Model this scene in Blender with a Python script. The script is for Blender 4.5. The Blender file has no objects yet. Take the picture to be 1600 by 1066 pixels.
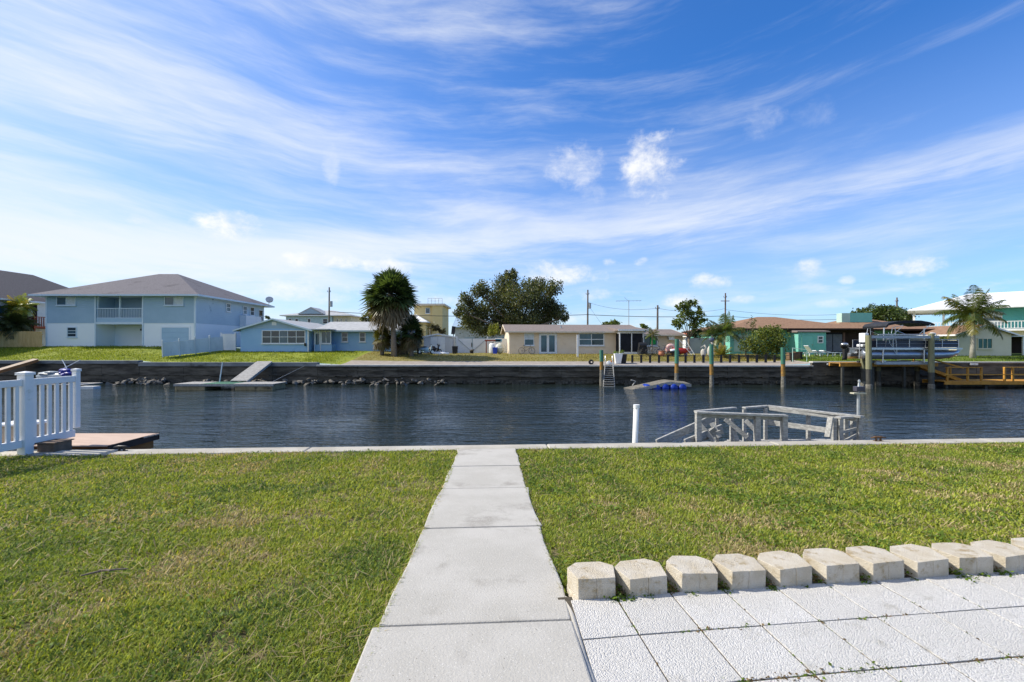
import bpy, bmesh, math, random
import numpy as np
from mathutils import Vector, Matrix, Euler

R = math.radians
SC = bpy.context.scene
COL = SC.collection
random.seed(7)
RNG = np.random.default_rng(11)

# ------------------------------------------------------------------ camera
F, CX, HY, EYE = 720.0, 800.0, 538.0, 1.6      # focal length in photo pixels, centre column, horizon row, eye height
cam_d = bpy.data.cameras.new('camera')
cam_d.sensor_width = 36.0
cam_d.lens = F / 1600 * 36.0
cam_d.shift_y = 5.0 / 1600
cam_d.clip_start = 0.05
cam_d.clip_end = 5000
cam = bpy.data.objects.new('camera', cam_d)
COL.objects.link(cam)
cam.location = (0, 0, EYE)
cam.rotation_euler = (R(90), 0, 0)
SC.camera = cam

# ------------------------------------------------------------------ sky, sun, exposure
SUN_DIR = Vector((-1.08, 0.17, 0.97)).normalized()
SUN_EL = math.asin(SUN_DIR.z)
SUN_AZ = math.atan2(SUN_DIR.x, SUN_DIR.y)      # from +Y towards +X
SUN_STRENGTH, SKY_STRENGTH = 4.0, 0.15
SC.view_settings.view_transform = 'Standard'
SC.view_settings.look = 'None'
SC.view_settings.exposure = 0.62
SC.view_settings.gamma = 1.0
SC.view_settings.use_curve_mapping = False
SC.cycles.use_denoising = True
try:
    SC.cycles.denoiser = 'OPENIMAGEDENOISE'
    SC.cycles.denoising_input_passes = 'RGB_ALBEDO_NORMAL'
    SC.cycles.denoising_prefilter = 'ACCURATE'
    SC.cycles.denoising_quality = 'HIGH'
except Exception:
    pass
SC.cycles.use_adaptive_sampling = False
try: SC.cycles.sampling_pattern = 'BLUE_NOISE'
except Exception: pass
SC.cycles.max_bounces = 5
SC.cycles.transparent_max_bounces = 6
SC.cycles.caustics_reflective = False
SC.cycles.caustics_refractive = False
SC.cycles.sample_clamp_indirect = 6.0

sun_d = bpy.data.lights.new('sun', 'SUN')
sun_d.energy = SUN_STRENGTH
sun_d.angle = R(0.53)
sun_d.color = (1.0, 0.925, 0.80)
sun = bpy.data.objects.new('sun', sun_d)
COL.objects.link(sun)
sun.rotation_euler = SUN_DIR.to_track_quat('Z', 'Y').to_euler()
sun.location = (-60, 25, 60)

class NT:
    """small helper to wire node trees"""
    def __init__(s, tree):
        s.t = tree; s.n = tree.nodes; s.l = tree.links
    def node(s, kind, **kw):
        n = s.n.new(kind)
        for k, v in kw.items(): setattr(n, k, v)
        return n
    def put(s, sock, v):
        if hasattr(v, 'is_output') or isinstance(v, bpy.types.NodeSocket): s.l.new(v, sock)
        else: sock.default_value = v
    def math(s, op, a, b=None, c=None, clamp=False):
        n = s.node('ShaderNodeMath', operation=op, use_clamp=clamp)
        s.put(n.inputs[0], a)
        if b is not None: s.put(n.inputs[1], b)
        if c is not None: s.put(n.inputs[2], c)
        return n.outputs[0]
    def sstep(s, x, lo, hi):
        n = s.node('ShaderNodeMapRange', interpolation_type='SMOOTHSTEP')
        s.put(n.inputs['Value'], x); s.put(n.inputs['From Min'], lo); s.put(n.inputs['From Max'], hi)
        return n.outputs['Result']
    def comb(s, x, y, z):
        n = s.node('ShaderNodeCombineXYZ')
        s.put(n.inputs[0], x); s.put(n.inputs[1], y); s.put(n.inputs[2], z)
        return n.outputs[0]
    def noise(s, vec, scale, detail=4, rough=0.55, dist=0.0, out='Fac'):
        n = s.node('ShaderNodeTexNoise')
        s.put(n.inputs['Vector'], vec)
        n.inputs['Scale'].default_value = scale; n.inputs['Detail'].default_value = detail
        n.inputs['Roughness'].default_value = rough; n.inputs['Distortion'].default_value = dist
        return n.outputs[out]
    def mixc(s, f, a, b, mode='MIX'):
        n = s.node('ShaderNodeMix', data_type='RGBA', blend_type=mode)
        s.put(n.inputs[0], f); s.put(n.inputs[6], a); s.put(n.inputs[7], b)
        return n.outputs[2]

world = bpy.data.worlds.new('World')
SC.world = world
world.use_nodes = True
world.cycles.sampling_method = 'MANUAL'
world.cycles.sample_map_resolution = 512
def build_sky():
    world.node_tree.nodes.clear()
    t = NT(world.node_tree)
    out = t.node('ShaderNodeOutputWorld')
    bg = t.node('ShaderNodeBackground')
    t.l.new(bg.outputs[0], out.inputs[0])
    sky = t.node('ShaderNodeTexSky', sky_type='NISHITA', sun_disc=False)
    sky.sun_elevation = SUN_EL
    sky.sun_rotation = SUN_AZ
    sky.air_density = 1.0; sky.dust_density = 0.4; sky.ozone_density = 1.6; sky.altitude = 0
    tc = t.node('ShaderNodeTexCoord')
    sep = t.node('ShaderNodeSeparateXYZ')
    t.l.new(tc.outputs['Generated'], sep.inputs[0])
    x, y, z = sep.outputs
    az = t.math('ARCTAN2', x, y)                     # radians, 0 = +Y, + = towards +X
    el = t.math('ARCSINE', z)
    dot = t.node('ShaderNodeVectorMath', operation='DOT_PRODUCT')
    t.l.new(tc.outputs['Generated'], dot.inputs[0]); dot.inputs[1].default_value = SUN_DIR
    cosang = dot.outputs['Value']
    # cirrus: long thin veils, nearly level in elevation, thicker towards the sun side
    warp = t.noise(t.comb(t.math('MULTIPLY', az, 1.6), t.math('MULTIPLY', el, 2.5), 3.0), 1.3, 3, 0.5)
    slope = t.math('ADD', el, t.math('MULTIPLY', t.math('SUBTRACT', warp, 0.5), 0.08))
    slope = t.math('ADD', slope, t.math('MULTIPLY', t.math('COSINE', t.math('MULTIPLY', t.math('ADD', az, 0.1), 1.5)), 0.055))
    v1 = t.noise(t.comb(t.math('MULTIPLY', az, 1.5), t.math('MULTIPLY', slope, 12.0), 0.4), 1.25, 8, 0.62, 0.2)
    v2 = t.noise(t.comb(t.math('MULTIPLY', az, 5.0), t.math('MULTIPLY', slope, 30.0), 8.0), 1.3, 7, 0.66, 0.4)
    streak = t.math('ADD', t.math('MULTIPLY', v1, 0.80), t.math('MULTIPLY', v2, 0.20))
    side = t.math('MULTIPLY', az, -0.125)             # more veil towards the sun (left), fading away from it
    # one long band of cirrus that climbs slowly to the right
    bandc = t.math('ADD', 0.222, t.math('MULTIPLY', az, 0.085))
    bd = t.math('DIVIDE', t.math('SUBTRACT', t.math('ADD', el, t.math('MULTIPLY', t.math('SUBTRACT', v2, 0.5), 0.05)), bandc), 0.034)
    band = t.math('POWER', 2.718, t.math('MULTIPLY', t.math('MULTIPLY', bd, bd), -1.0))
    band = t.math('MULTIPLY', band, 0.20)
    low = t.math('MULTIPLY', t.sstep(el, 0.75, 0.05), 0.10)
    cov = t.math('ADD', t.math('ADD', streak, side), t.math('ADD', band, low))
    cirrus = t.math('MULTIPLY', t.math('MULTIPLY', t.sstep(cov, 0.43, 0.95), 0.85), t.sstep(el, -0.01, 0.02))
    # cumulus puffs: (px, py, rx, ry, strength) given by where they stand in the sky
    puffs = [(1012, 260, 64, 60, 1.0), (900, 262, 60, 42, .6), (925, 300, 26, 22, .3), (1192, 188, 44, 30, .25), (1275, 176, 50, 24, .16),
             (1110, 440, 42, 17, .95), (1420, 417, 74, 19, .9), (1264, 420, 38, 22, .8), (1322, 438, 20, 9, .6), (955, 410, 18, 9, .8),
             (1003, 408, 17, 9, .8), (880, 428, 74, 28, .9), (365, 352, 80, 34, 1.), (220, 342, 34, 12, .7), (500, 408, 84, 16, .9),
             (610, 416, 60, 18, .9), (470, 456, 120, 22, .7), (1065, 468, 52, 15, .95), (1160, 468, 30, 9, .7), (60, 397, 70, 16, .7),
             (518, 262, 18, 40, .35), (700, 470, 50, 14, .5), (930, 462, 50, 14, .75), (1300, 474, 40, 9, .45), (1580, 440, 26, 8, .3), (150, 437, 60, 12, .5)]
    pn = t.noise(t.comb(az, t.math('MULTIPLY', el, 1.35), 0.7), 19.0, 7, 0.64, 0.15)
    pn = t.math('MULTIPLY', t.math('SUBTRACT', pn, 0.5), 2.7)
    cum = None
    for (px, py, rx, ry, k) in puffs:
        ux, uz = (px - CX) / F, (HY - py) / F
        a0 = math.atan2(ux, 1.0); e0 = math.atan2(uz, math.hypot(1, ux))
        q = math.hypot(1, ux)
        ra = rx / F / (q * q); re = ry / F / q
        da = t.math('MULTIPLY', t.math('SUBTRACT', az, a0), 1.0 / ra)
        de = t.math('MULTIPLY', t.math('SUBTRACT', el, e0), 1.0 / re)
        r2 = t.math('MULTIPLY_ADD', da, da, t.math('MULTIPLY', de, de))
        d = t.math('SUBTRACT', t.math('ADD', 0.75, pn), r2)
        m = t.math('MULTIPLY', t.sstep(d, 0.0, 1.25), k)
        cum = m if cum is None else t.math('MAXIMUM', cum, m)
    cum = t.math('MULTIPLY', cum, 0.95)
    # small fair-weather clouds everywhere else along the horizon
    hn = t.noise(t.comb(t.math('MULTIPLY', az, 5.0), t.math('MULTIPLY', el, 16.0), 5.0), 1.6, 6, 0.6, 0.2)
    hz = t.math('MULTIPLY', t.sstep(hn, 0.52, 0.75), t.math('MULTIPLY', t.sstep(el, 0.20, 0.05), t.sstep(el, -0.01, 0.02)))
    cum = t.math('MAXIMUM', cum, t.math('MULTIPLY', hz, 0.55))
    # bright hazy air round the sun and along the horizon on its side
    ang = t.math('MAXIMUM', cosang, 0.0)
    glow = t.math('MULTIPLY', t.math('POWER', ang, 3.2), 0.50)
    hor = t.math('MULTIPLY', t.sstep(el, 0.32, 0.0), t.math('MULTIPLY_ADD', t.math('POWER', ang, 1.7), 0.72, 0.26))
    hor = t.math('MAXIMUM', hor, t.math('MULTIPLY', t.sstep(el, 0.55, 0.0), 0.36))
    haze = t.math('MINIMUM', t.math('ADD', glow, hor), 0.93)
    base = t.node('ShaderNodeVectorMath', operation='SCALE')
    tint = t.mixc(1.0, sky.outputs[0], (0.20, 0.51, 0.90, 1), 'MULTIPLY')
    t.l.new(tint, base.inputs[0]); base.inputs['Scale'].default_value = SKY_STRENGTH
    c = t.mixc(haze, base.outputs[0], (0.57, 0.60, 0.635, 1))
    c = t.mixc(cirrus, c, (0.61, 0.635, 0.67, 1))
    puffc = t.mixc(t.sstep(pn, -0.9, 0.9), (0.55, 0.575, 0.615, 1), (0.71, 0.71, 0.715, 1))
    c = t.mixc(cum, c, puffc)
    t.l.new(c, bg.inputs['Color'])
    bg.inputs['Strength'].default_value = 1.0
build_sky()

# ------------------------------------------------------------------ helpers
def P(px, py, d):
    return Vector(((px - CX) / F * d, d, EYE - (py - HY) / F * d))
def XX(px, d): return (px - CX) / F * d
def ZZ(py, d): return EYE - (py - HY) / F * d

class MB:
    """collects vertices and faces for one mesh"""
    def __init__(s): s.v = []; s.f = []
    def add(s, vs, fs):
        o = len(s.v)
        s.v += [tuple(v) for v in vs]
        s.f += [tuple(i + o for i in f) for f in fs]
        return s
    def box(s, x0, x1, y0, y1, z0, z1):
        return s.add([(x0,y0,z0),(x1,y0,z0),(x1,y1,z0),(x0,y1,z0),(x0,y0,z1),(x1,y0,z1),(x1,y1,z1),(x0,y1,z1)],
                     [(0,3,2,1),(4,5,6,7),(0,1,5,4),(1,2,6,5),(2,3,7,6),(3,0,4,7)])
    def cbox(s, c, size, rot=None):
        c = Vector(c); hx, hy, hz = size[0]/2, size[1]/2, size[2]/2
        m = Euler(rot).to_matrix() if rot is not None else Matrix.Identity(3)
        vs = [c + m @ Vector((a*hx, b*hy, e*hz)) for e in (-1,1) for (a,b) in ((-1,-1),(1,-1),(1,1),(-1,1))]
        return s.add(vs, [(0,3,2,1),(4,5,6,7),(0,1,5,4),(1,2,6,5),(2,3,7,6),(3,0,4,7)])
    def beam(s, p0, p1, w, h, up=(0,0,1)):
        p0, p1 = Vector(p0), Vector(p1); d = (p1-p0).normalized(); u = Vector(up)
        if abs(d.dot(u)) > 0.98: u = Vector((0,1,0))
        sx = d.cross(u).normalized()*w/2; sz = sx.cross(d).normalized()*h/2
        vs = [p-sx-sz for p in (p0,)] + [p0+sx-sz, p0+sx+sz, p0-sx+sz, p1-sx-sz, p1+sx-sz, p1+sx+sz, p1-sx+sz]
        return s.add(vs, [(0,1,2,3),(7,6,5,4),(0,4,5,1),(1,5,6,2),(2,6,7,3),(3,7,4,0)])
    def tube(s, pts, r, n=8, caps=True):
        pts = [Vector(p) for p in pts]
        rs = list(r) if hasattr(r, '__len__') else [r]*len(pts)
        o = len(s.v); ref = None
        for i, p in enumerate(pts):
            d = (pts[min(i+1, len(pts)-1)] - pts[max(i-1, 0)]).normalized()
            if ref is None: ref = Vector((1,0,0)) if abs(d.x) < 0.9 else Vector((0,1,0))
            a = (ref - d*ref.dot(d)).normalized(); b = d.cross(a); ref = a
            for k in range(n):
                t = 2*math.pi*k/n
                s.v.append(tuple(p + (a*math.cos(t) + b*math.sin(t))*rs[i]))
        for i in range(len(pts)-1):
            for k in range(n):
                k2 = (k+1) % n
                s.f.append((o+i*n+k, o+i*n+k2, o+(i+1)*n+k2, o+(i+1)*n+k))
        if caps:
            s.f.append(tuple(o+k for k in reversed(range(n))))
            s.f.append(tuple(o+(len(pts)-1)*n+k for k in range(n)))
        return s
    def extrude(s, poly, vec):
        n = len(poly); vec = Vector(vec); poly = [Vector(p) for p in poly]
        return s.add(poly + [p+vec for p in poly],
                     [tuple(reversed(range(n))), tuple(range(n, 2*n))] + [(i, (i+1)%n, n+(i+1)%n, n+i) for i in range(n)])
    def ring(s, c, r, rr, axis='y', n=20, m=6):
        c = Vector(c); o = len(s.v)
        for i in range(n):
            t = 2*math.pi*i/n
            for j in range(m):
                p = 2*math.pi*j/m
                q = (r + rr*math.cos(p)); a, b, e = q*math.cos(t), q*math.sin(t), rr*math.sin(p)
                s.v.append(tuple(c + (Vector((a, e, b)) if axis == 'y' else Vector((e, a, b)) if axis == 'x' else Vector((a, b, e)))))
        for i in range(n):
            for j in range(m):
                s.f.append((o+i*m+j, o+((i+1)%n)*m+j, o+((i+1)%n)*m+(j+1)%m, o+i*m+(j+1)%m))
        return s
    def blob(s, c, size, rough=0.15, seed=0, sub=2):
        bm = bmesh.new(); bmesh.ops.create_icosphere(bm, subdivisions=sub, radius=1.0)
        r = random.Random(seed)
        ph = [(r.uniform(1,3), r.uniform(0,6), Vector((r.uniform(-1,1), r.uniform(-1,1), r.uniform(-1,1)))) for _ in range(6)]
        for v in bm.verts:
            k = 1 + rough*sum(math.sin(f*v.co.dot(w)*2+q) for f, q, w in ph)/3
            v.co = Vector((v.co.x*size[0]*k, v.co.y*size[1]*k, v.co.z*size[2]*k)) + Vector(c)
        bm.verts.ensure_lookup_table()
        vs = [v.co.copy() for v in bm.verts]; fs = [tuple(v.index for v in f.verts) for f in bm.faces]
        bm.free()
        return s.add(vs, fs)
    def mesh(s, name='m'):
        me = bpy.data.meshes.new(name)
        me.from_pydata([tuple(v) for v in s.v], [], s.f)
        bm = bmesh.new(); bm.from_mesh(me)
        bmesh.ops.recalc_face_normals(bm, faces=bm.faces)
        bm.to_mesh(me); bm.free()
        return me

def obj(name, mb, mat, parent=None, loc=(0,0,0), smooth=False, bevel=0.0, rot=None):
    me = mb.mesh(name) if isinstance(mb, MB) else mb
    if mat is not None and not me.materials: me.materials.append(mat)
    if smooth: me.polygons.foreach_set('use_smooth', [True]*len(me.polygons))
    o = bpy.data.objects.new(name, me); COL.objects.link(o)
    o.location = loc
    if rot is not None: o.rotation_euler = rot
    if parent is not None: o.parent = parent
    if bevel:
        b = o.modifiers.new('bevel', 'BEVEL'); b.width = bevel; b.segments = 2; b.limit_method = 'ANGLE'; b.angle_limit = R(35)
    return o
def tag(o, label=None, cat=None, group=None, kind=None):
    if label: o['label'] = label
    if cat: o['category'] = cat
    if group: o['group'] = group
    if kind: o['kind'] = kind
    return o
def thing(name, label, cat, loc=(0,0,0), rotz=0.0, group=None):
    o = bpy.data.objects.new(name, None); COL.objects.link(o)
    o.empty_display_size = 0.3; o.location = loc; o.rotation_euler = (0, 0, rotz)
    return tag(o, label, cat, group)
def struct(name, mb, mat, parent=None, **kw):
    o = obj(name, mb, mat, parent, **kw)
    if parent is None: o['kind'] = 'structure'
    return o
def copy_tree(o, parent=None):
    c = o.copy(); COL.objects.link(c); c.parent = parent
    for ch in list(o.children): copy_tree(ch, c)
    return c

# value noise used for laying things out
_NG = RNG.random((64, 64))
def vnoise(x, y, s=1.0):
    x = np.asarray(x, float)*s; y = np.asarray(y, float)*s
    xi = np.floor(x).astype(int); yi = np.floor(y).astype(int); fx = x-xi; fy = y-yi
    fx = fx*fx*(3-2*fx); fy = fy*fy*(3-2*fy)
    g = lambda a, b: _NG[a % 64, b % 64]
    return (g(xi,yi)*(1-fx)+g(xi+1,yi)*fx)*(1-fy) + (g(xi,yi+1)*(1-fx)+g(xi+1,yi+1)*fx)*fy

def quads_mesh(name, V, cols=None, tri_tip=False):
    """V: (n,4,3) quads -> mesh; cols: (n,3) one colour for each quad, stored as a point colour"""
    n = V.shape[0]; me = bpy.data.meshes.new(name)
    me.vertices.add(n*4); me.vertices.foreach_set('co', V.reshape(-1).astype(np.float32))
    me.loops.add(n*4); me.loops.foreach_set('vertex_index', np.arange(n*4, dtype=np.int32))
    me.polygons.add(n); me.polygons.foreach_set('loop_start', np.arange(0, n*4, 4, dtype=np.int32))
    if cols is not None:
        a = me.color_attributes.new('Col', 'FLOAT_COLOR', 'POINT')
        c = np.ones((n, 4, 4), np.float32); c[:, :, :3] = cols[:, None, :]
        a.data.foreach_set('color', c.reshape(-1))
    me.update(calc_edges=True); me.validate()
    return me

# ------------------------------------------------------------------ materials
MATS = {}
def mat(key, c1, c2=None, rough=0.8, scale=3.0, bump=0.0, bscale=None, detail=5, spec=0.35, metal=0.0, stripe=None, stretch=(1,1,1), stain=None, speck=None, lo=0.35, hi=0.65, sbump=0.4):
    """two-tone noise material. stripe=(axis, period): grooves; stain=(colour, scale, threshold): blotches; speck=(colour, scale, radius)"""
    if key in MATS: return MATS[key]
    m = bpy.data.materials.new(key); m.use_nodes = True
    t = NT(m.node_tree); b = m.node_tree.nodes['Principled BSDF']
    g = t.node('ShaderNodeNewGeometry'); pos = g.outputs['Position']
    mp = t.node('ShaderNodeMapping'); t.l.new(pos, mp.inputs[0]); mp.inputs['Scale'].default_value = stretch
    vec = mp.outputs[0]
    c2 = c2 or tuple(x*0.8 for x in c1)
    n1 = t.noise(vec, scale, detail, 0.6)
    col = t.mixc(t.sstep(n1, lo, hi), (*c1, 1), (*c2, 1))
    if stain:
        n2 = t.noise(vec, stain[1], 5, 0.65)
        col = t.mixc(t.sstep(n2, stain[2], stain[2]+0.16), col, (*stain[0], 1))
    if speck:
        for (sc_, ss, sr, keep) in speck:
            vo = t.node('ShaderNodeTexVoronoi'); t.l.new(pos, vo.inputs['Vector']); vo.inputs['Scale'].default_value = ss
            w = t.node('ShaderNodeTexWhiteNoise'); t.l.new(vo.outputs['Color'], w.inputs['Vector'])
            on = t.math('MULTIPLY', t.math('LESS_THAN', vo.outputs['Distance'], sr), t.math('LESS_THAN', w.outputs['Value'], keep))
            col = t.mixc(on, col, (*sc_, 1))
    t.l.new(col, b.inputs['Base Color'])
    b.inputs['Roughness'].default_value = rough; b.inputs['Specular IOR Level'].default_value = spec; b.inputs['Metallic'].default_value = metal
    last = None
    if bump:
        bn = t.node('ShaderNodeBump'); bn.inputs['Strength'].default_value = bump; bn.inputs['Distance'].default_value = 0.02
        t.l.new(t.noise(pos, bscale or scale*6, 5, 0.65), bn.inputs['Height']); last = bn
    if stripe:
        sp = t.node('ShaderNodeSeparateXYZ'); t.l.new(pos, sp.inputs[0])
        fr = t.math('FRACT', t.math('DIVIDE', sp.outputs[stripe[0]], stripe[1]))
        if stripe[0] == 2: hgt = t.math('SUBTRACT', 1.0, fr)
        else: hgt = t.sstep(t.math('ABSOLUTE', t.math('SUBTRACT', fr, 0.5)), 0.0, 0.08)
        b2 = t.node('ShaderNodeBump'); b2.inputs['Strength'].default_value = sbump; b2.inputs['Distance'].default_value = 0.03
        t.l.new(hgt, b2.inputs['Height'])
        if last: t.l.new(last.outputs[0], b2.inputs['Normal'])
        last = b2
    if last: t.l.new(last.outputs[0], b.inputs['Normal'])
    MATS[key] = m
    return m
def leafmat(key, rough=0.5, trans=0.25, attr='Col', spec=0.3):
    if key in MATS: return MATS[key]
    m = bpy.data.materials.new(key); m.use_nodes = True
    t = NT(m.node_tree); b = m.node_tree.nodes['Principled BSDF']; out = m.node_tree.nodes['Material Output']
    a = t.node('ShaderNodeAttribute', attribute_name=attr)
    t.l.new(a.outputs['Color'], b.inputs['Base Color'])
    b.inputs['Roughness'].default_value = rough; b.inputs['Specular IOR Level'].default_value = spec
    tr = t.node('ShaderNodeBsdfTranslucent')
    t.l.new(t.mixc(1.0, a.outputs['Color'], (1.25, 1.2, 0.5, 1), 'MULTIPLY'), tr.inputs[0])
    mx = t.node('ShaderNodeMixShader'); mx.inputs[0].default_value = trans
    t.l.new(b.outputs[0], mx.inputs[1]); t.l.new(tr.outputs[0], mx.inputs[2]); t.l.new(mx.outputs[0], out.inputs[0])
    MATS[key] = m
    return m
def glassmat(key, c, rough=0.06, spec=0.5):
    if key in MATS: return MATS[key]
    m = mat(key, c, tuple(x*0.7 for x in c), rough=rough, scale=1.2, spec=spec)
    return m

WHITE   = mat('white_paint', (.78,.79,.80), (.70,.72,.74), rough=.5, scale=2)
VINYL   = mat('white_vinyl', (.82,.82,.81), (.76,.77,.77), rough=.38, scale=3, spec=.5, stain=((.60,.61,.56), 4.5, .60))
VINYLD  = mat('dirty_vinyl', (.74,.76,.77), (.62,.65,.66), rough=.5, scale=1.2, stain=((.34,.37,.37), 2.2, .62), stretch=(1,1,.45))
BLUE_UP = mat('blue_lap_siding', (.31,.45,.56), (.35,.49,.60), rough=.6, scale=.7)
BLUE_SD = mat('pale_blue_lap_siding', (.42,.53,.61), (.47,.58,.65), rough=.6, scale=.7, stain=((.17,.26,.34), 1.1, .60))
BLUE_LO = mat('pale_blue_grooved_panel', (.78,.83,.87), (.80,.85,.88), rough=.65, scale=.6)
BLUE_LOS= mat('pale_blue_panel', (.74,.80,.86), (.77,.82,.87), rough=.65, scale=.6)
BLUE_GAR= mat('blue_garage_paint', (.33,.49,.63), (.36,.52,.66), rough=.5, scale=1)
TRIM_B  = mat('pale_blue_trim', (.60,.70,.78), (.55,.66,.74), rough=.55, scale=2)
SHINGLE = mat('dark_grey_shingle', (.105,.10,.115), (.16,.15,.165), rough=.95, scale=9, bump=.5, bscale=18, stain=((.08,.075,.085), .7, .55))
SHINGLB = mat('charcoal_shingle', (.085,.075,.08), (.12,.11,.11), rough=.95, scale=9, bump=.5, bscale=18)
BLUE_CB = mat('blue_painted_block', (.27,.46,.68), (.31,.50,.71), rough=.7, scale=.8, stain=((.23,.40,.60), 1.5, .6))
BLUE_CBG= mat('slate_blue_siding', (.34,.46,.57), (.30,.42,.54), rough=.6, scale=1)
ROOF_LB = mat('pale_grey_roll_roof', (.33,.34,.35), (.42,.43,.44), rough=.9, scale=2.5, bump=.3, bscale=14)
TAN     = mat('tan_stucco', (.76,.60,.43), (.79,.64,.48), rough=.9, scale=1.3, bump=.3, bscale=20, stain=((.64,.49,.35), 1.6, .62))
TANLIT  = mat('tan_trim_sunlit_wall', (.72,.63,.52), (.66,.57,.46), rough=.8, scale=1.5)  # trim colour; on the tan end wall its paler tone stands in for sunlight
ROOF_TN = mat('taupe_shingle', (.17,.14,.13), (.24,.20,.18), rough=.95, scale=8, bump=.4, bscale=18)
ROOF_BR = mat('brown_shingle', (.29,.175,.105), (.20,.115,.07), rough=.95, scale=6, bump=.5, bscale=16, stain=((.36,.24,.155), 2.0, .58))
GREENW  = mat('seafoam_stucco', (.16,.46,.39), (.19,.50,.42), rough=.75, scale=1, stain=((.14,.41,.35), 1.2, .6))
GREENL  = mat('pale_green_trim', (.42,.60,.52), (.36,.54,.47), rough=.7, scale=1)
YELLOWC = mat('cream_stucco', (.66,.62,.46), (.69,.65,.50), rough=.85, scale=1, bump=.2, bscale=20)
YELLOW3 = mat('yellow_stucco', (.62,.50,.24), (.66,.54,.28), rough=.8, scale=.6)
TEALW   = mat('teal_siding', (.09,.38,.37), (.11,.42,.40), rough=.6, scale=.8)
WROOF   = mat('white_metal_roof', (.80,.81,.83), (.74,.76,.79), rough=.4, scale=1)
REDTILE = mat('orange_tile_roof', (.45,.12,.05), (.34,.09,.04), rough=.8, scale=6, bump=.4)
GLASS   = glassmat('dark_glass', (.03,.045,.055), .05, .6)
GLASSB  = glassmat('blue_tinted_glass', (.06,.12,.16), .05, .6)
SCREEN  = mat('dark_insect_screen', (.012,.014,.02), (.02,.022,.03), rough=.7, scale=2, spec=.15)
DARKBR  = mat('dark_brown_screen', (.028,.017,.014), (.04,.025,.02), rough=.8, scale=2, spec=.15)
BLIND   = mat('grey_blind', (.16,.17,.19), (.12,.13,.15), rough=.7, scale=2, stripe=(2,.22), sbump=.8)
CURTAIN = mat('white_curtain', (.62,.68,.70), (.50,.56,.60), rough=.7, scale=4)
BLACK   = mat('black_plastic', (.012,.012,.014), (.02,.02,.022), rough=.5, scale=4)
BLACKM  = mat('black_paint_metal', (.02,.02,.022), (.03,.03,.03), rough=.4, scale=6)
REDDECK = mat('red_stained_wood', (.20,.045,.025), (.26,.07,.04), rough=.7, scale=4)
PINE    = mat('raw_pine_board', (.70,.47,.20), (.58,.36,.13), rough=.85, scale=2.4, stretch=(3,3,.6), stain=((.78,.60,.34), 3.5, .58))
CONC    = mat('walk_concrete', (.40,.384,.345), (.455,.438,.40), rough=.9, scale=1.6, bump=.35, bscale=90, stain=((.305,.288,.255), 1.5, .53),
              speck=[((.54,.525,.49), 60, .22, .34), ((.20,.185,.16), 34, .12, .22), ((.28,.265,.235), 90, .20, .25), ((.50,.49,.46), 130, .3, .3)])
CONCCAP = mat('seawall_cap_concrete', (.36,.335,.285), (.45,.425,.37), rough=.9, scale=2, bump=.3, bscale=40, stain=((.30,.28,.24), 2.5, .6))
CONCF   = mat('far_cap_concrete', (.50,.49,.46), (.40,.39,.37), rough=.9, scale=1.3, stain=((.26,.25,.23), 1.8, .58), stretch=(.5,1,1))
CONCG   = mat('grey_seawall_concrete', (.17,.18,.19), (.24,.25,.25), rough=.9, scale=1.2, bump=.4, bscale=12, stain=((.09,.09,.085), .9, .52), stretch=(.6,1,1.6))
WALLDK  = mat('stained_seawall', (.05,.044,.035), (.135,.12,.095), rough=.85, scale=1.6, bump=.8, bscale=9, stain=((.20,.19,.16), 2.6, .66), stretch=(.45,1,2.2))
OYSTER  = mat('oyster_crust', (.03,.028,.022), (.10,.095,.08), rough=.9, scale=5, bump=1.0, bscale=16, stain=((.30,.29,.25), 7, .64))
ROCKM   = mat('riprap_rock', (.09,.083,.07), (.20,.185,.16), rough=.9, scale=3, bump=.6, bscale=14, stain=((.07,.065,.055), 2.2, .55))
GREYW   = mat('weathered_grey_wood', (.40,.40,.385), (.23,.23,.22), rough=.9, scale=5, stretch=(2,2,6), bump=.4, bscale=30, stain=((.42,.43,.42), 5, .6))
GREYW2  = mat('weathered_deck_board', (.30,.29,.27), (.38,.37,.35), rough=.9, scale=5, bump=.4, bscale=30, stain=((.20,.19,.17), 4, .6))
YWOOD   = mat('golden_stained_wood', (.50,.26,.04), (.38,.18,.03), rough=.7, scale=3, stain=((.58,.34,.09), 5, .6))
TAUPE   = mat('composite_deck', (.46,.33,.25), (.54,.40,.31), rough=.7, scale=3, stretch=(.5,4,1), bump=.2, bscale=30)
DKFASC  = mat('dark_brown_fascia', (.035,.022,.018), (.05,.03,.025), rough=.6, scale=4)
BRWOOD  = mat('orange_brown_timber', (.34,.15,.05), (.24,.10,.035), rough=.8, scale=4, stretch=(1,1,4))
RAMPW   = mat('bleached_ramp_wood', (.46,.38,.30), (.36,.29,.22), rough=.9, scale=3)
ALU     = mat('brushed_aluminium', (.62,.64,.66), (.54,.56,.58), rough=.32, scale=6, metal=.85)
GALV    = mat('galvanised_steel', (.42,.45,.47), (.34,.37,.39), rough=.5, scale=8, metal=.5)
PVC     = mat('white_pvc', (.72,.73,.72), (.64,.65,.64), rough=.4, scale=4)
UTIL    = mat('utility_pole_wood', (.17,.14,.115), (.11,.09,.075), rough=.9, scale=3, stretch=(3,3,.5))
WIRE    = mat('cable_black', (.03,.03,.035), rough=.6)
SOIL    = mat('lawn_soil', (.21,.17,.085), (.13,.115,.045), rough=.95, scale=28, bump=1.0, bscale=60, stain=((.27,.21,.12), 9, .56))
GRAVEL  = mat('grey_sand_strip', (.27,.235,.20), (.34,.30,.26), rough=.95, scale=2, bump=.4, bscale=25, stain=((.20,.185,.12), 1.2, .60))
PATIOB  = mat('joint_sand', (.10,.085,.06), (.06,.052,.04), rough=.95, scale=20, bump=.5)
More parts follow.
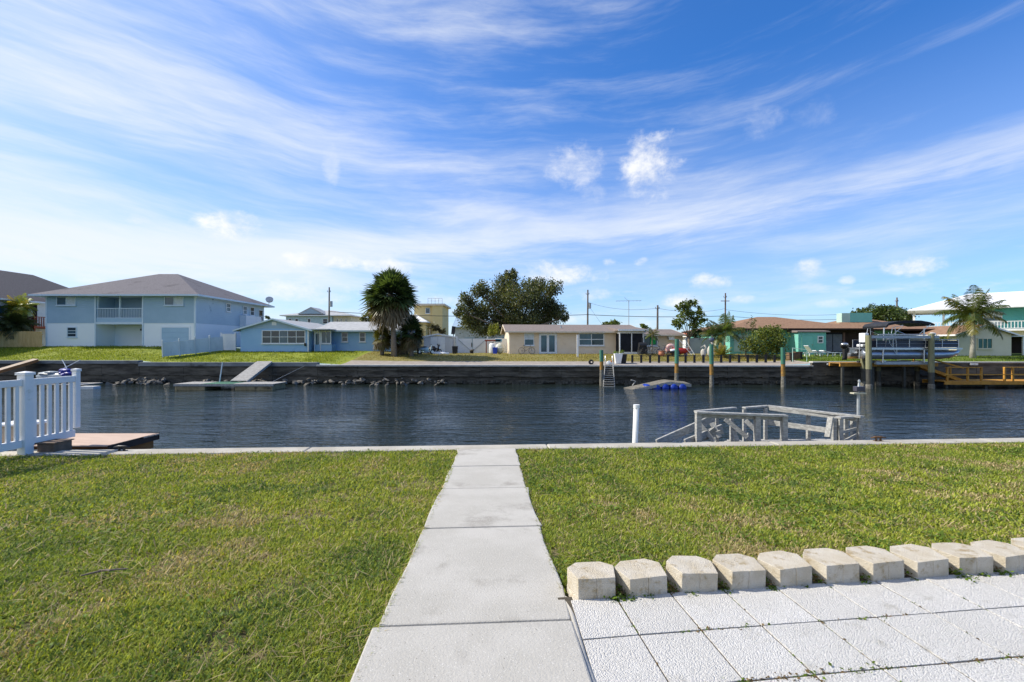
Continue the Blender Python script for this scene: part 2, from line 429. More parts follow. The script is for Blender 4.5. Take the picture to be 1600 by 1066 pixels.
def far_grass(key, a, b_, c): return mat(key, a, b_, rough=.9, scale=1.4, bump=.9, bscale=9, stain=(c, .55, .56), detail=8, lo=.3, hi=.7)
FG_L = far_grass('bright_far_grass', (.155,.205,.010), (.24,.265,.014), (.105,.135,.014))
FG_M = far_grass('dry_far_grass', (.23,.19,.055), (.17,.16,.035), (.27,.21,.09))
FG_R = far_grass('green_far_grass', (.085,.14,.014), (.13,.18,.02), (.07,.10,.015))

# ------------------------------------------------------------------ ground, canal, seawalls
WATER_Z = -1.63
KN = 0.059                                        # the near seawall runs slightly askew to the view
def near_z(s):
    return np.interp(s, [-30, 0, 2.6, 3.4, 4.33, 5.2, 6.0, 7.3, 8.9, 14], [.05, .05, .04, -.03, -.115, -.195, -.265, -.345, -.40, -.40])
def nz(x, y): return float(near_z(y - KN*x))
def path_l(d): return -0.73 - 0.044*(d-2.13)
def path_r(d): return 0.37 - 0.0437*(d-2.13)
def block_line(x): return 2.84 + 0.114*(x-0.5)    # front of the row of edging blocks
def far_d(x): return 37.5 - 0.026*x               # face of the far seawall
ZC_X = [-300, -31, -30, -17, -15, 23.4, 24.6, 300]; ZC_Z = [.25, .25, .11, .11, -.08, -.08, .22, .22]
ZH_X = [-300, -36, -29, -14, -9, 19, 25, 300];      ZH_Z = [1.42, 1.40, .92, .88, .62, .60, .62, .55]
def far_z(x, y):
    t = np.clip((y - far_d(x) - .3)/8.6, 0, 1); t = t*t*(3-2*t)*.5 + t*.5
    zc = np.interp(x, ZC_X, ZC_Z); zh = np.interp(x, ZH_X, ZH_Z)
    return zc + (zh-zc)*t
def fz(x, y): return float(far_z(x, y))

def sheet(xs, rows, zf):
    """grid sheet; rows(x) gives the list of y values"""
    m = MB(); Y = [rows(x) for x in xs]; n = len(Y[0])
    for x, ys in zip(xs, Y):
        for y in ys: m.v.append((x, y, zf(x, y)))
    for i in range(len(xs)-1):
        for j in range(n-1):
            m.f.append((i*n+j, (i+1)*n+j, (i+1)*n+j+1, i*n+j+1))
    return m

# near lawn: the soil sheet under the grass (drops away under the patio)
xs = [-300,-120,-60,-30] + list(np.arange(-20, 20.01, .5)) + [30,60,120,300]
def near_rows(x): return [-120, -60, -20, -8] + [-4 + (8.82+KN*x+4)*k/26 for k in range(27)] if abs(x) < 40 else [-120,-60,-20,-8] + [-4 + (8.82+KN*40*np.sign(x)+4)*k/26 for k in range(27)]
def soil_z(x, y):
    z = nz(max(-40, min(40, x)), y) - .035
    if abs(x) < 25: z += .018*(float(vnoise(x+40, y+40, 1.3))-.5) 
    if x > path_r(y)-.2 and y < block_line(x)+.12: z -= .10
    return z
struct('lawn', sheet(xs, near_rows, soil_z), SOIL, smooth=True)
# the canal
WATER = bpy.data.materials.new('canal_water'); WATER.use_nodes = True
def water_nodes():
    t = NT(WATER.node_tree); b = WATER.node_tree.nodes['Principled BSDF']
    b.inputs['Base Color'].default_value = (.015, .023, .021, 1)
    b.inputs['Roughness'].default_value = .04; b.inputs['IOR'].default_value = 1.33
    g = t.node('ShaderNodeNewGeometry'); mp = t.node('ShaderNodeMapping'); t.l.new(g.outputs['Position'], mp.inputs[0])
    mp.inputs['Rotation'].default_value = (0, 0, R(8)); mp.inputs['Scale'].default_value = (.27, 1.0, 1)
    n1 = t.noise(mp.outputs[0], 1.5, 2, .5, .4); n2 = t.noise(mp.outputs[0], 5.2, 3, .6, .3)
    patch = t.noise(g.outputs['Position'], .16, 2, .5)
    h = t.math('ADD', t.math('MULTIPLY', n1, .75), t.math('MULTIPLY', n2, .44))
    bn = t.node('ShaderNodeBump'); bn.inputs['Distance'].default_value = .30
    t.put(bn.inputs['Strength'], t.math('MULTIPLY_ADD', t.sstep(patch, .3, .7), .62, .24))
    t.l.new(h, bn.inputs['Height']); t.l.new(bn.outputs[0], b.inputs['Normal'])
water_nodes()
struct('canal_water', MB().add([(-300,-30,WATER_Z),(300,-30,WATER_Z),(300,70,WATER_Z),(-300,70,WATER_Z)], [(0,1,2,3)]), WATER)
# far bank
def far_rows(a, b, n): return lambda x: [far_d(max(-60, min(60, x)))+a + (b-a)*k/n for k in range(n+1)]
def far_sheet(name, x0, x1, a, b, n, m, dz=0.0, step=2.0):
    xs_ = list(np.arange(x0, x1, step)) + [x1]
    return struct(name, sheet(xs_, far_rows(a, b, n), lambda x, y: fz(x, y)+dz), m, smooth=True)
far_sheet('far_lawn_blue_houses', -62, -14.2, .28, 16, 16, FG_L)
far_sheet('far_lawn_tan_house', -14.2, 24.2, 2.9, 16, 12, FG_M)
far_sheet('far_gravel_strip', -14.2, 24.2, .28, 2.9, 3, GRAVEL)
far_sheet('far_lawn_green_house', 24.2, 62, .28, 16, 16, FG_R)
gx = [-400,-200,-120,-80,-62,-40,-20,0,20,40,62,80,120,200,400]
struct('ground', sheet(gx, lambda x: [far_d(max(-60, min(60, x)))+k for k in (16, 24, 40, 80, 160, 400, 1500)], lambda x, y: fz(x, min(y, 53))), FG_M, smooth=True)
for sgn in (-1, 1):
    struct('far_bank', sheet([62*sgn, 120*sgn, 400*sgn][::sgn], lambda x: [far_d(60*sgn)+.28+k for k in (0, 5, 10, 15.72)], lambda x, y: fz(62*sgn, y)), FG_R, smooth=True)

# far seawall, one thing for each stretch that was poured differently
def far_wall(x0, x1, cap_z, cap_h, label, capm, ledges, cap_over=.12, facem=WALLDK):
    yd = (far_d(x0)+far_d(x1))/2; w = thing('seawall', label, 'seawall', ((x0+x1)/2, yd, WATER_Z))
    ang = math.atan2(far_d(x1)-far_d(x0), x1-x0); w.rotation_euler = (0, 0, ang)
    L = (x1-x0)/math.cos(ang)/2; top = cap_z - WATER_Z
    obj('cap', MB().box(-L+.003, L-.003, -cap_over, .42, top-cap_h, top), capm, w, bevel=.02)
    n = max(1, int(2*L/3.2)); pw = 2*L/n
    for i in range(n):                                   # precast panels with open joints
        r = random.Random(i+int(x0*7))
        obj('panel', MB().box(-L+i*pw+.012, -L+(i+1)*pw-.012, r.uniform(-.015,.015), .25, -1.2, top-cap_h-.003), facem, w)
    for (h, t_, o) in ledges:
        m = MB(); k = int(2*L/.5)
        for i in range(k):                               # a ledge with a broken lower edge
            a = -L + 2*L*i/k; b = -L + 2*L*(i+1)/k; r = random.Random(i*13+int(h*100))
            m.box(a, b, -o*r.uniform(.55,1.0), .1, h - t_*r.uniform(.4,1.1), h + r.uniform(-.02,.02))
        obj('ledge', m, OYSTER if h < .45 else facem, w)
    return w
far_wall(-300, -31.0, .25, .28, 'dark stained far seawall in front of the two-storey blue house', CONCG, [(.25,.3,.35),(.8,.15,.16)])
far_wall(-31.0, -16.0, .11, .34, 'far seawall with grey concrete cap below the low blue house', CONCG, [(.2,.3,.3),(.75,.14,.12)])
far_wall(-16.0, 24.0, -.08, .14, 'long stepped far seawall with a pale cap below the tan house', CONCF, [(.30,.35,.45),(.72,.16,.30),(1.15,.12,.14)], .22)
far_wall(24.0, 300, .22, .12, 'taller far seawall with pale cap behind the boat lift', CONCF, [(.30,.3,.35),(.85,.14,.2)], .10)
# oyster-covered rubble line along the foot of the far wall is rock by rock where rocks show
rock_meshes = []
for k in range(9):
    m_ = MB().blob((0,0,0), (1, .8, .62), .75, 100+k, 1).mesh('rock'); m_.materials.append(ROCKM); rock_meshes.append(m_)
rr = random.Random(5)
def rock(x, y, z, s):
    o = bpy.data.objects.new('rock', rr.choice(rock_meshes)); COL.objects.link(o)
    o.location = (x, y, z); o.scale = (s*rr.uniform(.8,1.3), s*rr.uniform(.7,1.1), s*rr.uniform(.7,1.15)); o.rotation_euler = (rr.uniform(-.5,.5), rr.uniform(-.5,.5), rr.uniform(0,6.28))
    tag(o, 'grey riprap rock piled at the foot of the far seawall', 'rock', 'riprap rocks along the far seawall')
for i in range(150):
    px = rr.uniform(190, 640) if i < 125 else rr.uniform(640, 700)
    x = XX(px, 37.6); row = rr.random()
    if 268 < px < 300 and row < .5: continue
    s = rr.uniform(.10, .30)*(1 if px < 640 else .7)
    rock(x, far_d(x) - .25 - 1.5*row, WATER_Z + .03 + (1-row)*.42*rr.uniform(.6,1.1) - s*.15, s)

# near seawall: cap and wall face
nw = thing('seawall', 'near seawall with narrow bleached concrete cap at the edge of the lawn', 'seawall', (0, 9.0, WATER_Z), math.atan(KN))
for i in range(-14, 14):
    r_ = random.Random(i); a = i*4.6 + .7
    obj('cap_section', MB().box(a+.006, a+4.594, -.20, .19+r_.uniform(-.01,.01), .98, 1.23+r_.uniform(-.006,.006)), CONCCAP, nw, bevel=.025)
obj('wall_face', MB().box(-64, 64, -.1, .12, -1.2, .975), CONCG, nw)

# path of five cast slabs to the seawall
pth = struct('path', MB().add([(path_l(-3)+.02,-3,-.12),(path_r(-3)-.02,-3,-.12),(path_r(8.8)-.02,8.76,-.62),(path_l(8.8)+.02,8.72,-.62)], [(0,1,2,3)]), PATIOB)
joints = [-3.0, -1.0, .85, 2.585, 4.33, 5.98, 7.38, 8.80]
for i in range(len(joints)-1):
    a, b = joints[i]+.009, joints[i+1]-.009; n = 4; m = MB(); skew = KN
    top = []; 
    rp = random.Random(40+i); dz = rp.uniform(-.004, .004)
    cols_ = 5
    for j in range(n+1):
        d = a + (b-a)*j/n; xl, xr = path_l(d), path_r(d)
        for k in range(cols_+1):
            x = xl + (xr-xl)*k/cols_
            if k in (0, cols_): x += rp.uniform(-.02, .02)
            y = d + skew*x
            m.v.append((x, y, nz(x, y) + .008 + dz))
    nn = len(m.v)
    for v in list(m.v): m.v.append((v[0], v[1], v[2]-.11))
    w_ = cols_+1
    for j in range(n):
        for k in range(cols_):
            q = j*w_+k; m.f.append((q, q+1, q+w_+1, q+w_)); m.f.append((nn+q, nn+q+w_, nn+q+w_+1, nn+q+1))
    edge = [k for k in range(w_)] + [j*w_+cols_ for j in range(1, n+1)] + [n*w_+k for k in range(cols_-1, -1, -1)] + [j*w_ for j in range(n-1, 0, -1)]
    for q in range(len(edge)):
        e0, e1 = edge[q], edge[(q+1) % len(edge)]; m.f.append((e0, nn+e0, nn+e1, e1))
    obj('slab', m, CONC, pth, bevel=.012)

# ------------------------------------------------------------------ buildings
def face_map(face, at):
    """(u, n, z) -> local point: u runs along the wall, n outwards"""
    if face == '-y': return lambda u, n, z: (u, at-n, z)
    if face == '+x': return lambda u, n, z: (at+n, u, z)
    if face == '-x': return lambda u, n, z: (at-n, u, z)
def fbox(m, T, u0, u1, n0, n1, z0, z1):
    a = T(u0, n0, z0); b = T(u1, n1, z1)
    return m.box(min(a[0],b[0]), max(a[0],b[0]), min(a[1],b[1]), max(a[1],b[1]), z0, z1)
def window(house, u0, u1, z0, z1, at, face='-y', cols=1, rows=2, fm=None, gm=None, fw=.07, sill=True, name='window', proud=.07, split=None):
    T = face_map(face, at); fm = fm or WHITE; gm = gm or GLASS; m = MB()
    fbox(m, T, u0, u0+fw, .0, proud, z0, z1); fbox(m, T, u1-fw, u1, .0, proud, z0, z1)
    fbox(m, T, u0+fw, u1-fw, .0, proud, z0, z0+fw); fbox(m, T, u0+fw, u1-fw, .0, proud, z1-fw, z1)
    cw = (u1-u0-2*fw)/cols; ch = (z1-z0-2*fw)/rows; mw = fw*.35
    for c in range(1, cols): fbox(m, T, u0+fw+c*cw-mw, u0+fw+c*cw+mw, .001, proud-.004, z0+fw, z1-fw)
    for r in range(1, rows):
        for c in range(cols): fbox(m, T, u0+fw+c*cw+(mw if c else 0), u0+fw+(c+1)*cw-(mw if c < cols-1 else 0), .002, proud-.01, z0+fw+r*ch-mw, z0+fw+r*ch+mw)
    w = obj(name, m, fm, house)
    for c in range(cols):
        for r in range(rows):
            g = gm[(c+r*cols) % len(gm)] if isinstance(gm, (list, tuple)) else gm
            obj('pane', fbox(MB(), T, u0+fw+c*cw+.004, u0+fw+(c+1)*cw-.004, .004, .025, z0+fw+r*ch+.004, z0+fw+(r+1)*ch-.004), g, w)
    if sill: obj('sill', fbox(MB(), T, u0-.06, u1+.06, .003, proud+.06, z0-.07, z0-.004), fm, w)
    return w
def door(house, u0, u1, z0, z1, at, face='-y', dm=None, fm=None, glass=None, name='door', fw=.08):
    T = face_map(face, at); m = MB(); fm = fm or WHITE
    fbox(m, T, u0+fw, u1-fw, .003, .04, z0, z1-fw)
    d = obj(name, m, dm or WHITE, house); m = MB()
    fbox(m, T, u0, u0+fw-.003, .0, .07, z0, z1); fbox(m, T, u1-fw+.003, u1, .0, .07, z0, z1); fbox(m, T, u0+fw, u1-fw, .0, .07, z1-fw+.003, z1)
    obj('door_frame', m, fm, d)
    if glass: obj('pane', fbox(MB(), T, u0+fw+glass[0], u1-fw-glass[0], .042, .05, z0+glass[1], z1-fw-glass[2]), glass[3], d)
    obj('handle', fbox(MB(), T, u1-fw-.12, u1-fw-.08, .041, .10, z0+.95, z0+1.05), GALV, d)
    return d
def hip_roof(house, x0, x1, y0, y1, z, rise, over, m, fm, name='roof', th=.16, inset=None):
    a, b, c, d = x0-over, x1+over, y0-over, y1+over
    ins = inset if inset is not None else (min(b-a, d-c)/2)
    if b-a >= d-c: r0, r1 = (a+ins, (c+d)/2, z+rise), (b-ins, (c+d)/2, z+rise)
    else: r0, r1 = ((a+b)/2, c+ins, z+rise), ((a+b)/2, d-ins, z+rise)
    mb = MB(); v = [(a,c,z),(b,c,z),(b,d,z),(a,d,z),r0,r1]
    if b-a >= d-c: f = [(0,1,5,4),(1,2,5),(2,3,4,5),(3,0,4),(3,2,1,0)]
    else: f = [(0,1,4),(1,2,5,4),(2,3,5),(3,0,4,5),(3,2,1,0)]
    r = obj(name, mb.add(v, f), m, house)
    fm_ = MB(); t = .03
    fm_.box(a-t, b+t, c-t, c+.05, z-th, z+.012); fm_.box(a-t, b+t, d-.05, d+t, z-th, z+.012)
    fm_.box(a-t, a+.05, c+.052, d-.052, z-th, z+.012); fm_.box(b-.05, b+t, c+.052, d-.052, z-th, z+.012)
    obj('fascia', fm_, fm, r)
    return r
def gable_roof(house, x0, x1, y0, y1, z, rise, over, m, fm, axis='x', name='roof', th=.14, gable_over=.35):
    if axis == 'x':
        yc = (y0+y1)/2; k = rise/((y1-y0)/2); zo = z - k*over
        poly = [(x0-gable_over, y0-over, zo), (x0-gable_over, yc, z+rise), (x0-gable_over, y1+over, zo), (x0-gable_over, y1+over, zo-.06), (x0-gable_over, yc, z+rise-.06), (x0-gable_over, y0-over, zo-.06)]
        vec = (x1-x0+2*gable_over, 0, 0)
        r = obj(name, MB().extrude(poly, vec), m, house); f = MB()
        f.box(x0-gable_over, x1+gable_over, y0-over-.03, y0-over-.002, zo-th, zo+.005); f.box(x0-gable_over, x1+gable_over, y1+over+.002, y1+over+.03, zo-th, zo+.005)
        for x in (x0-gable_over-.03, x1+gable_over+.002):
            for (ya, yb) in ((y0-over, yc), (yc, y1+over)):
                za, zb = (zo, z+rise) if ya < yc else (z+rise, zo)
                f.extrude([(x, ya, za+.01), (x, yb, zb+.01), (x, yb, zb-th), (x, ya, za-th)], (.028, 0, 0))
    else:
        xc = (x0+x1)/2; k = rise/((x1-x0)/2); zo = z - k*over; ya = y0-gable_over
        poly = [(x0-over, ya, zo), (xc, ya, z+rise), (x1+over, ya, zo), (x1+over, ya, zo-.06), (xc, ya, z+rise-.06), (x0-over, ya, zo-.06)]
        r = obj(name, MB().extrude(poly, (0, y1-y0+2*gable_over, 0)), m, house); f = MB()
        f.box(x0-over-.03, x0-over-.002, ya, y1+gable_over, zo-th, zo+.005); f.box(x1+over+.002, x1+over+.03, ya, y1+gable_over, zo-th, zo+.005)
        for (xa, xb) in ((x0-over, xc), (xc, x1+over)):
            za, zb = (zo, z+rise) if xa < xc else (z+rise, zo)
            f.extrude([(xa, ya-.03, za+.01), (xb, ya-.03, zb+.01), (xb, ya-.03, zb-th), (xa, ya-.03, za-th)], (0, .028, 0))
    obj('fascia', f, fm, r)
    return r

# --- two-storey blue house
H = thing('two_storey_house', 'two-storey blue house with grey hip roof, recessed balcony and blue garage door', 'house', (-47.5, 47.0, 1.30))
S2, EV, RX0, RX1 = 2.45, 5.30, 5.09, 9.79
obj('wall', MB().box(0, RX0, 0, 13, 0, S2).box(RX1, 15.19, 0, 13, 0, S2).box(RX0, RX1, 2.2, 12.9, 0, S2), BLUE_LO, H)
obj('wall', MB().box(0, RX0, -.012, 13, S2+.002, EV).box(RX1, 15.2, -.012, 13, S2+.002, EV).box(RX0, RX1, 2.2, 12.9, S2+.002, EV), BLUE_UP, H)
sw = obj('wall', MB().box(15.203, 15.225, .02, 12.98, S2+.01, EV-.02), BLUE_SD, H); sw['label'] = 'mildewed pale blue side wall'
obj('wall', MB().box(15.203, 15.222, .02, 12.98, 0, S2), BLUE_LOS, H)
for (x0_, x1_) in ((.0, RX0), (RX1, 15.2)):                # lap siding board by board
    bm_ = MB().extrude([(x0_, -.013, 0), (x0_, -.036, .004), (x0_, -.016, .2), (x0_, -.013, .2)], (x1_-x0_, 0, 0)).mesh('siding_board'); bm_.materials.append(BLUE_UP)
    for k in range(14): obj('siding_board', bm_, None, H, loc=(0, 0, S2+.01+k*.2))
bm_ = MB().extrude([(15.226, .03, 0), (15.249, .03, .004), (15.229, .03, .2), (15.226, .03, .2)], (0, 12.9, 0)).mesh('siding_board'); bm_.materials.append(BLUE_SD)
for k in range(14): obj('siding_board', bm_, None, H, loc=(0, 0, S2+.02+k*.2))
obj('balcony_floor', MB().box(RX0+.004, RX1-.004, -.03, 2.195, S2-.12, S2+.12), TRIM_B, H)
bal = obj('balcony_rail', MB().box(RX0+.01, RX1-.01, .02, .09, 3.92, 3.99).box(RX0+.01, RX1-.01, .03, .08, 2.95, 3.01), TRIM_B, H)
obj('balcony_apron', MB().box(RX0+.01, RX1-.01, .0, .05, S2+.125, 2.94), BLUE_GAR, H)
pk = MB().box(-.02, .02, -.02, .02, 3.012, 3.918).mesh('baluster'); pk.materials.append(TRIM_B)
for i in range(28): obj('baluster', pk, None, bal, loc=(RX0+.1+i*.165, .055, 0))
for x in (RX0+.06, 7.4, RX1-.06): obj('post', MB().box(x-.06, x+.06, .1, .22, S2+.125, EV-.02), TRIM_B, H)
for (xx_, z_) in ((RX0-.07, 0), (RX1+.07, 0)): obj('corner_trim', MB().box(xx_-.07, xx_+.07, -.058, -.014, 0, EV-.02), TRIM_B, H)
obj('corner_trim', MB().box(15.09, 15.27, -.06, -.014, 0, EV-.02), TRIM_B, H)
obj('corner_trim', MB().box(-.03, .10, -.06, -.014, 0, EV-.02), TRIM_B, H)
window(H, 1.1, 3.07, 4.25, 5.14, -.034, cols=2, rows=1, gm=[GLASSB, CURTAIN], fm=TRIM_B)
window(H, 12.1, 14.05, 4.25, 5.14, -.034, cols=2, rows=1, gm=[GLASSB, CURTAIN], fm=TRIM_B)
window(H, 2.15, 3.13, 1.02, 2.05, 0, cols=1, rows=3, gm=[GLASS, GLASSB, GLASS], fm=TRIM_B)
door(H, 8.35, 9.55, S2+.13, 4.86, 2.2, dm=SCREEN, fm=TRIM_B)
door(H, 8.85, 9.75, .05, 2.1, 2.2, dm=BLUE_GAR, fm=TRIM_B, glass=(.12, 1.0, .15, GLASS))
gd = obj('garage_door', MB().box(11.8, 14.56, -.03, -.004, .02, 1.98), BLUE_GAR, H)
for k in range(4): obj('panel', MB().box(11.84, 14.52, -.055, -.032, .04+k*.485, .49+k*.485), BLUE_GAR, gd, bevel=.015)
obj('door_frame', MB().box(11.66, 11.797, -.05, -.002, .0, 2.12).box(14.563, 14.70, -.05, -.002, .0, 2.12).box(11.797, 14.563, -.05, -.002, 1.985, 2.12), BLUE_LOS, gd)
for (d0, d1, z0, z1) in ((4.95, 5.75, 4.0, 4.95), (8.2, 9.0, 3.9, 4.9), (9.7, 10.6, 3.85, 4.9), (11.6, 12.6, 3.1, 4.7)): window(H, d0, d1, z0, z1, 15.247, '+x', rows=2, gm=[GLASSB, GLASS])
window(H, 8.3, 9.3, .9, 1.8, 15.222, '+x', rows=1)
obj('bump_out', MB().box(15.23, 16.0, 7.6, 10.9, 2.2, 3.72), WHITE, H)
rf = hip_roof(H, 0, 15.2, 0, 13, EV, 3.15, .9, SHINGLE, TRIM_B)
obj('soffit', MB().box(-.85, 16.05, -.85, 13.85, EV-.10, EV-.03), TRIM_B, rf)
obj('downspout', MB().tube([(15.9, -.85, EV-.15), (15.3, -.10, EV-.6), (15.3, -.10, .05)], .05, 6), TRIM_B, H)
sd = obj('satellite_dish', MB().tube([(15.7, 13.2, EV-.1), (15.9, 13.0, EV+.75)], .03, 6).tube([(15.95, 12.95, EV+.72), (16.02, 12.8, EV+.84)], [.42, .46], 14), GALV, H)
obj('wall_light', MB().box(7.9, 8.1, 2.05, 2.19, 1.75, 1.95), BLACK, H)

# --- grey-roofed house at the far left
A = thing('grey_roof_house', 'white house with charcoal roof and red deck behind the pine fence', 'house', (-64.0, 36.0, 1.1))
obj('wall', MB().box(0, 11.8, 0, 25.5, 0, 5.15), WHITE, A)
hip_roof(A, 0, 11.8, 0, 25.5, 5.15, 3.75, .6, SHINGLB, WHITE, inset=6.2)
dk = obj('deck', MB().box(11.85, 13.6, 12.6, 17.5, 2.2, 2.42), REDDECK, A)
for yy in (12.7, 15.0, 17.4): obj('post', MB().box(13.45, 13.58, yy-.06, yy+.06, 0, 3.35), REDDECK, dk)
obj('rail', MB().box(13.46, 13.57, 12.77, 17.33, 3.36, 3.44).box(11.85, 13.45, 12.62, 12.7, 3.36, 3.44), REDDECK, dk)
pk2 = MB().box(-.03, .03, -.03, .03, 2.43, 3.355).mesh('baluster'); pk2.materials.append(REDDECK)
for i in range(18): obj('baluster', pk2, None, dk, loc=(13.515, 12.95+i*.245, 0))
for i in range(6): obj('baluster', pk2, None, dk, loc=(12.0+i*.25, 12.66, 0))
d_ = door(A, 13.1, 14.6, 2.43, 4.95, 11.8, '+x', dm=DARKBR, fm=DARKBR)
ov = MB().tube([(11.845, 13.85, 3.75), (11.86, 13.85, 3.75)], .3, 16); ov.v = [(v[0], v[1], 3.75+(v[2]-3.75)*2.0) for v in ov.v]
obj('oval_pane', ov, CURTAIN, d_)
window(A, 9.6, 11.4, 3.3, 4.5, 11.8, '+x', cols=2, rows=1, gm=GLASSB)

# --- low blue house
B = thing('low_blue_house', 'low bright-blue house with a gable front and a band of white-framed windows', 'house', (-27.1, 46.0, .86))
GE, GR, GW = 2.32, 3.30, 6.7
obj('wall', MB().box(0, GW, 0, 11, 0, GE), BLUE_CB, B)
obj('gable_wall', MB().extrude([(0, -.01, GE+.002), (GW, -.01, GE+.002), (GW/2, -.01, GR)], (0, .3, 0)), BLUE_CBG, B)
obj('wall', MB().box(GW, 15.6, 2.2, 10.5, 0, GE-.05), BLUE_CB, B)
gable_roof(B, 0, GW, 0, 10, GE, GR-GE, .55, ROOF_LB, TRIM_B, 'y')
gable_roof(B, GW+.2, 15.6, 2.0, 10.4, GE-.02, GR-GE+.0, .5, ROOF_LB, TRIM_B, 'x', gable_over=.3)
window(B, 2.16, 6.5, .80, 2.13, -.004, cols=5, rows=2, gm=[GLASS, GLASS, GLASSB, GLASS, GLASS])
obj('vent', MB().box(3.15, 3.6, -.05, -.012, 2.62, 2.98), WHITE, B)
obj('porch_post', MB().box(6.72, 6.84, -.1, .02, 0, 2.3), WHITE, B)
obj('porch_wall', MB().box(7.0, 8.75, .9, 2.19, 0, .72), BLUE_CB, B)
window(B, 7.7, 8.7, .80, 2.1, .9, cols=2, rows=1, gm=GLASSB); 
door(B, 6.95, 7.65, 0, 2.1, .95, dm=WHITE, glass=(.1, .7, .2, GLASSB))
obj('porch_roof', MB().box(6.75, 8.9, -.3, 2.2, 2.16, 2.26), ROOF_LB, B)
for (a_, b_) in ((9.3, 9.95), (11.15, 11.8), (13.5, 14.4)): window(B, a_, b_, .98, 1.98, 2.2, rows=2)
obj('meter_box', MB().box(6.42, 6.6, -.16, -.075, .55, .85), BLACK, B)

# --- tan house
T_ = thing('tan_house', 'long low tan stucco house with brown roof, french doors and a dark screened porch', 'house', (-.26, 47.0, .60), R(4))
def LT(px): q = (px-800)/720; return (q*47+.26)/(.9976-.0698*q)
obj('wall', MB().box(0, 13.6, 0, 9, 0, 2.38), TAN, T_)
obj('gable_wall', MB().extrude([(.01, 0, 2.382), (.01, 9, 2.382), (.01, 4.5, 3.1)], (.2, 0, 0)), TANLIT, T_)
obj('wall', MB().box(-.02, -.003, .0, 9, 0, 2.38), TANLIT, T_)  # thin skin over the left end wall, sunlight put into its paler colour
gable_roof(T_, 0, 13.6, 0, 9, 2.42, .78, .6, ROOF_TN, TANLIT, 'x', gable_over=.45)
window(T_, LT(819), LT(834.5), .86, 2.16, 0, rows=2, gm=[GLASSB, CURTAIN])
fd = obj('french_doors', MB().box(LT(842), LT(842)+.1, -.07, -.002, .03, 2.12).box(LT(870)-.1, LT(870), -.07, -.002, .03, 2.12).box(LT(842)+.1, LT(870)-.1, -.07, -.002, 2.02, 2.12), WHITE, T_)
wd = (LT(870)-LT(842)-.2)/2
for k in range(2):
    x0 = LT(842)+.1+k*wd
    lf = obj('door_leaf', MB().box(x0+.004, x0+.12, -.055, -.003, .04, 2.015).box(x0+wd-.12, x0+wd-.004, -.055, -.003, .04, 2.015).box(x0+.12, x0+wd-.12, -.055, -.003, 1.9, 2.015).box(x0+.12, x0+wd-.12, -.055, -.003, .04, .22), WHITE, fd)
    obj('pane', MB().box(x0+.122, x0+wd-.122, -.03, -.004, .222, 1.898), GLASSB, lf)
window(T_, LT(904), LT(944), .84, 2.16, 0, cols=2, rows=2, gm=[GLASSB, GLASS, GLASSB, GLASS], fw=.1)
pq = LT(962); PR = 13.55
obj('porch_wall', MB().box(pq, PR, -1.3, -.004, 0, .22).box(pq, PR, -1.3, -.004, 2.1, 2.36), WHITE, T_)
for (a_, b_) in ((pq, pq+.1), ((pq+PR)/2-.05, (pq+PR)/2+.05), (PR-.12, PR)): obj('porch_post', MB().box(a_, b_, -1.305, -1.2, .222, 2.098), WHITE, T_)
for (a_, b_) in ((pq+.1, (pq+PR)/2-.05), ((pq+PR)/2+.05, PR-.12)): obj('screen', MB().box(a_+.003, b_-.003, -1.27, -1.25, .224, 2.096), SCREEN, T_)
obj('screen', MB().box(pq+.02, pq+.04, -1.2, -.01, .224, 2.096), SCREEN, T_); obj('screen', MB().box(PR-.04, PR-.02, -1.2, -.01, .224, 2.096), SCREEN, T_)
obj('porch_roof', MB().extrude([(pq-.25, -1.75, 2.365), (pq-.25, -1.75, 2.48), (pq-.25, 2.2, 2.86), (pq-.25, 2.2, 2.365)], (PR-pq+.6, 0, 0)), ROOF_TN, T_)
obj('porch_fascia', MB().box(pq-.27, PR+.37, -1.79, -1.752, 2.33, 2.50), WHITE, T_)
obj('wall', MB().box(13.603, 19.0, 1.8, 8.6, 0, 2.15), TAN, T_)
gable_roof(T_, 14.0, 18.8, 1.8, 8.6, 2.12, .62, .55, ROOF_TN, TANLIT, 'x', name='wing_roof', gable_over=.35)
window(T_, 14.6, 16.2, .8, 2.0, 1.8, cols=2, rows=1, gm=[GLASS, GLASSB], fw=.1)
obj('beach_towel', MB().box(15.35, 15.95, 1.70, 1.725, 1.0, 1.75), mat('bright_green_cloth', (.03,.38,.08), (.04,.45,.12), rough=.9), T_)
obj('window_air_conditioner', MB().box(17.3, 17.95, 1.45, 1.795, 1.45, 1.95), WHITE, T_)
obj('roof_vent', MB().tube([(5.6, 1.8, 2.6), (5.6, 1.8, 3.0)], .09, 8), GALV, T_)

# --- green house with brown roof
G = thing('green_house', 'seafoam green house with brown hip roof, dark screened porch behind the boat', 'house', (22.0, 46.5, .55))
obj('wall', MB().box(0, 8.6, 0, 11, 0, 2.5).box(8.6, 19.5, 2.6, 11, 0, 2.5), GREENW, G)
obj('wall_panel', MB().box(.4, 2.3, -.03, -.003, .3, 2.0), GREENL, G)
hip_roof(G, 0, 13.2, -.2, 11, 2.62, 1.5, .6, ROOF_BR, DARKBR)
hip_roof(G, 11.0, 22.0, .8, 9.0, 2.60, 1.25, .4, ROOF_BR, DARKBR, inset=4.6)
obj('lean_to', MB().box(5.9, 8.6, -1.6, -.004, -.1, 2.2), GREENW, G)
obj('lean_to_roof', MB().extrude([(5.7, -1.8, 2.21), (5.7, -1.8, 2.32), (5.7, -.02, 2.5), (5.7, -.02, 2.21)], (3.2, 0, 0)), ROOF_TN, G)
door(G, 6.2, 7.4, 0, 2.0, -1.6, dm=GREENW, fm=GREENW)
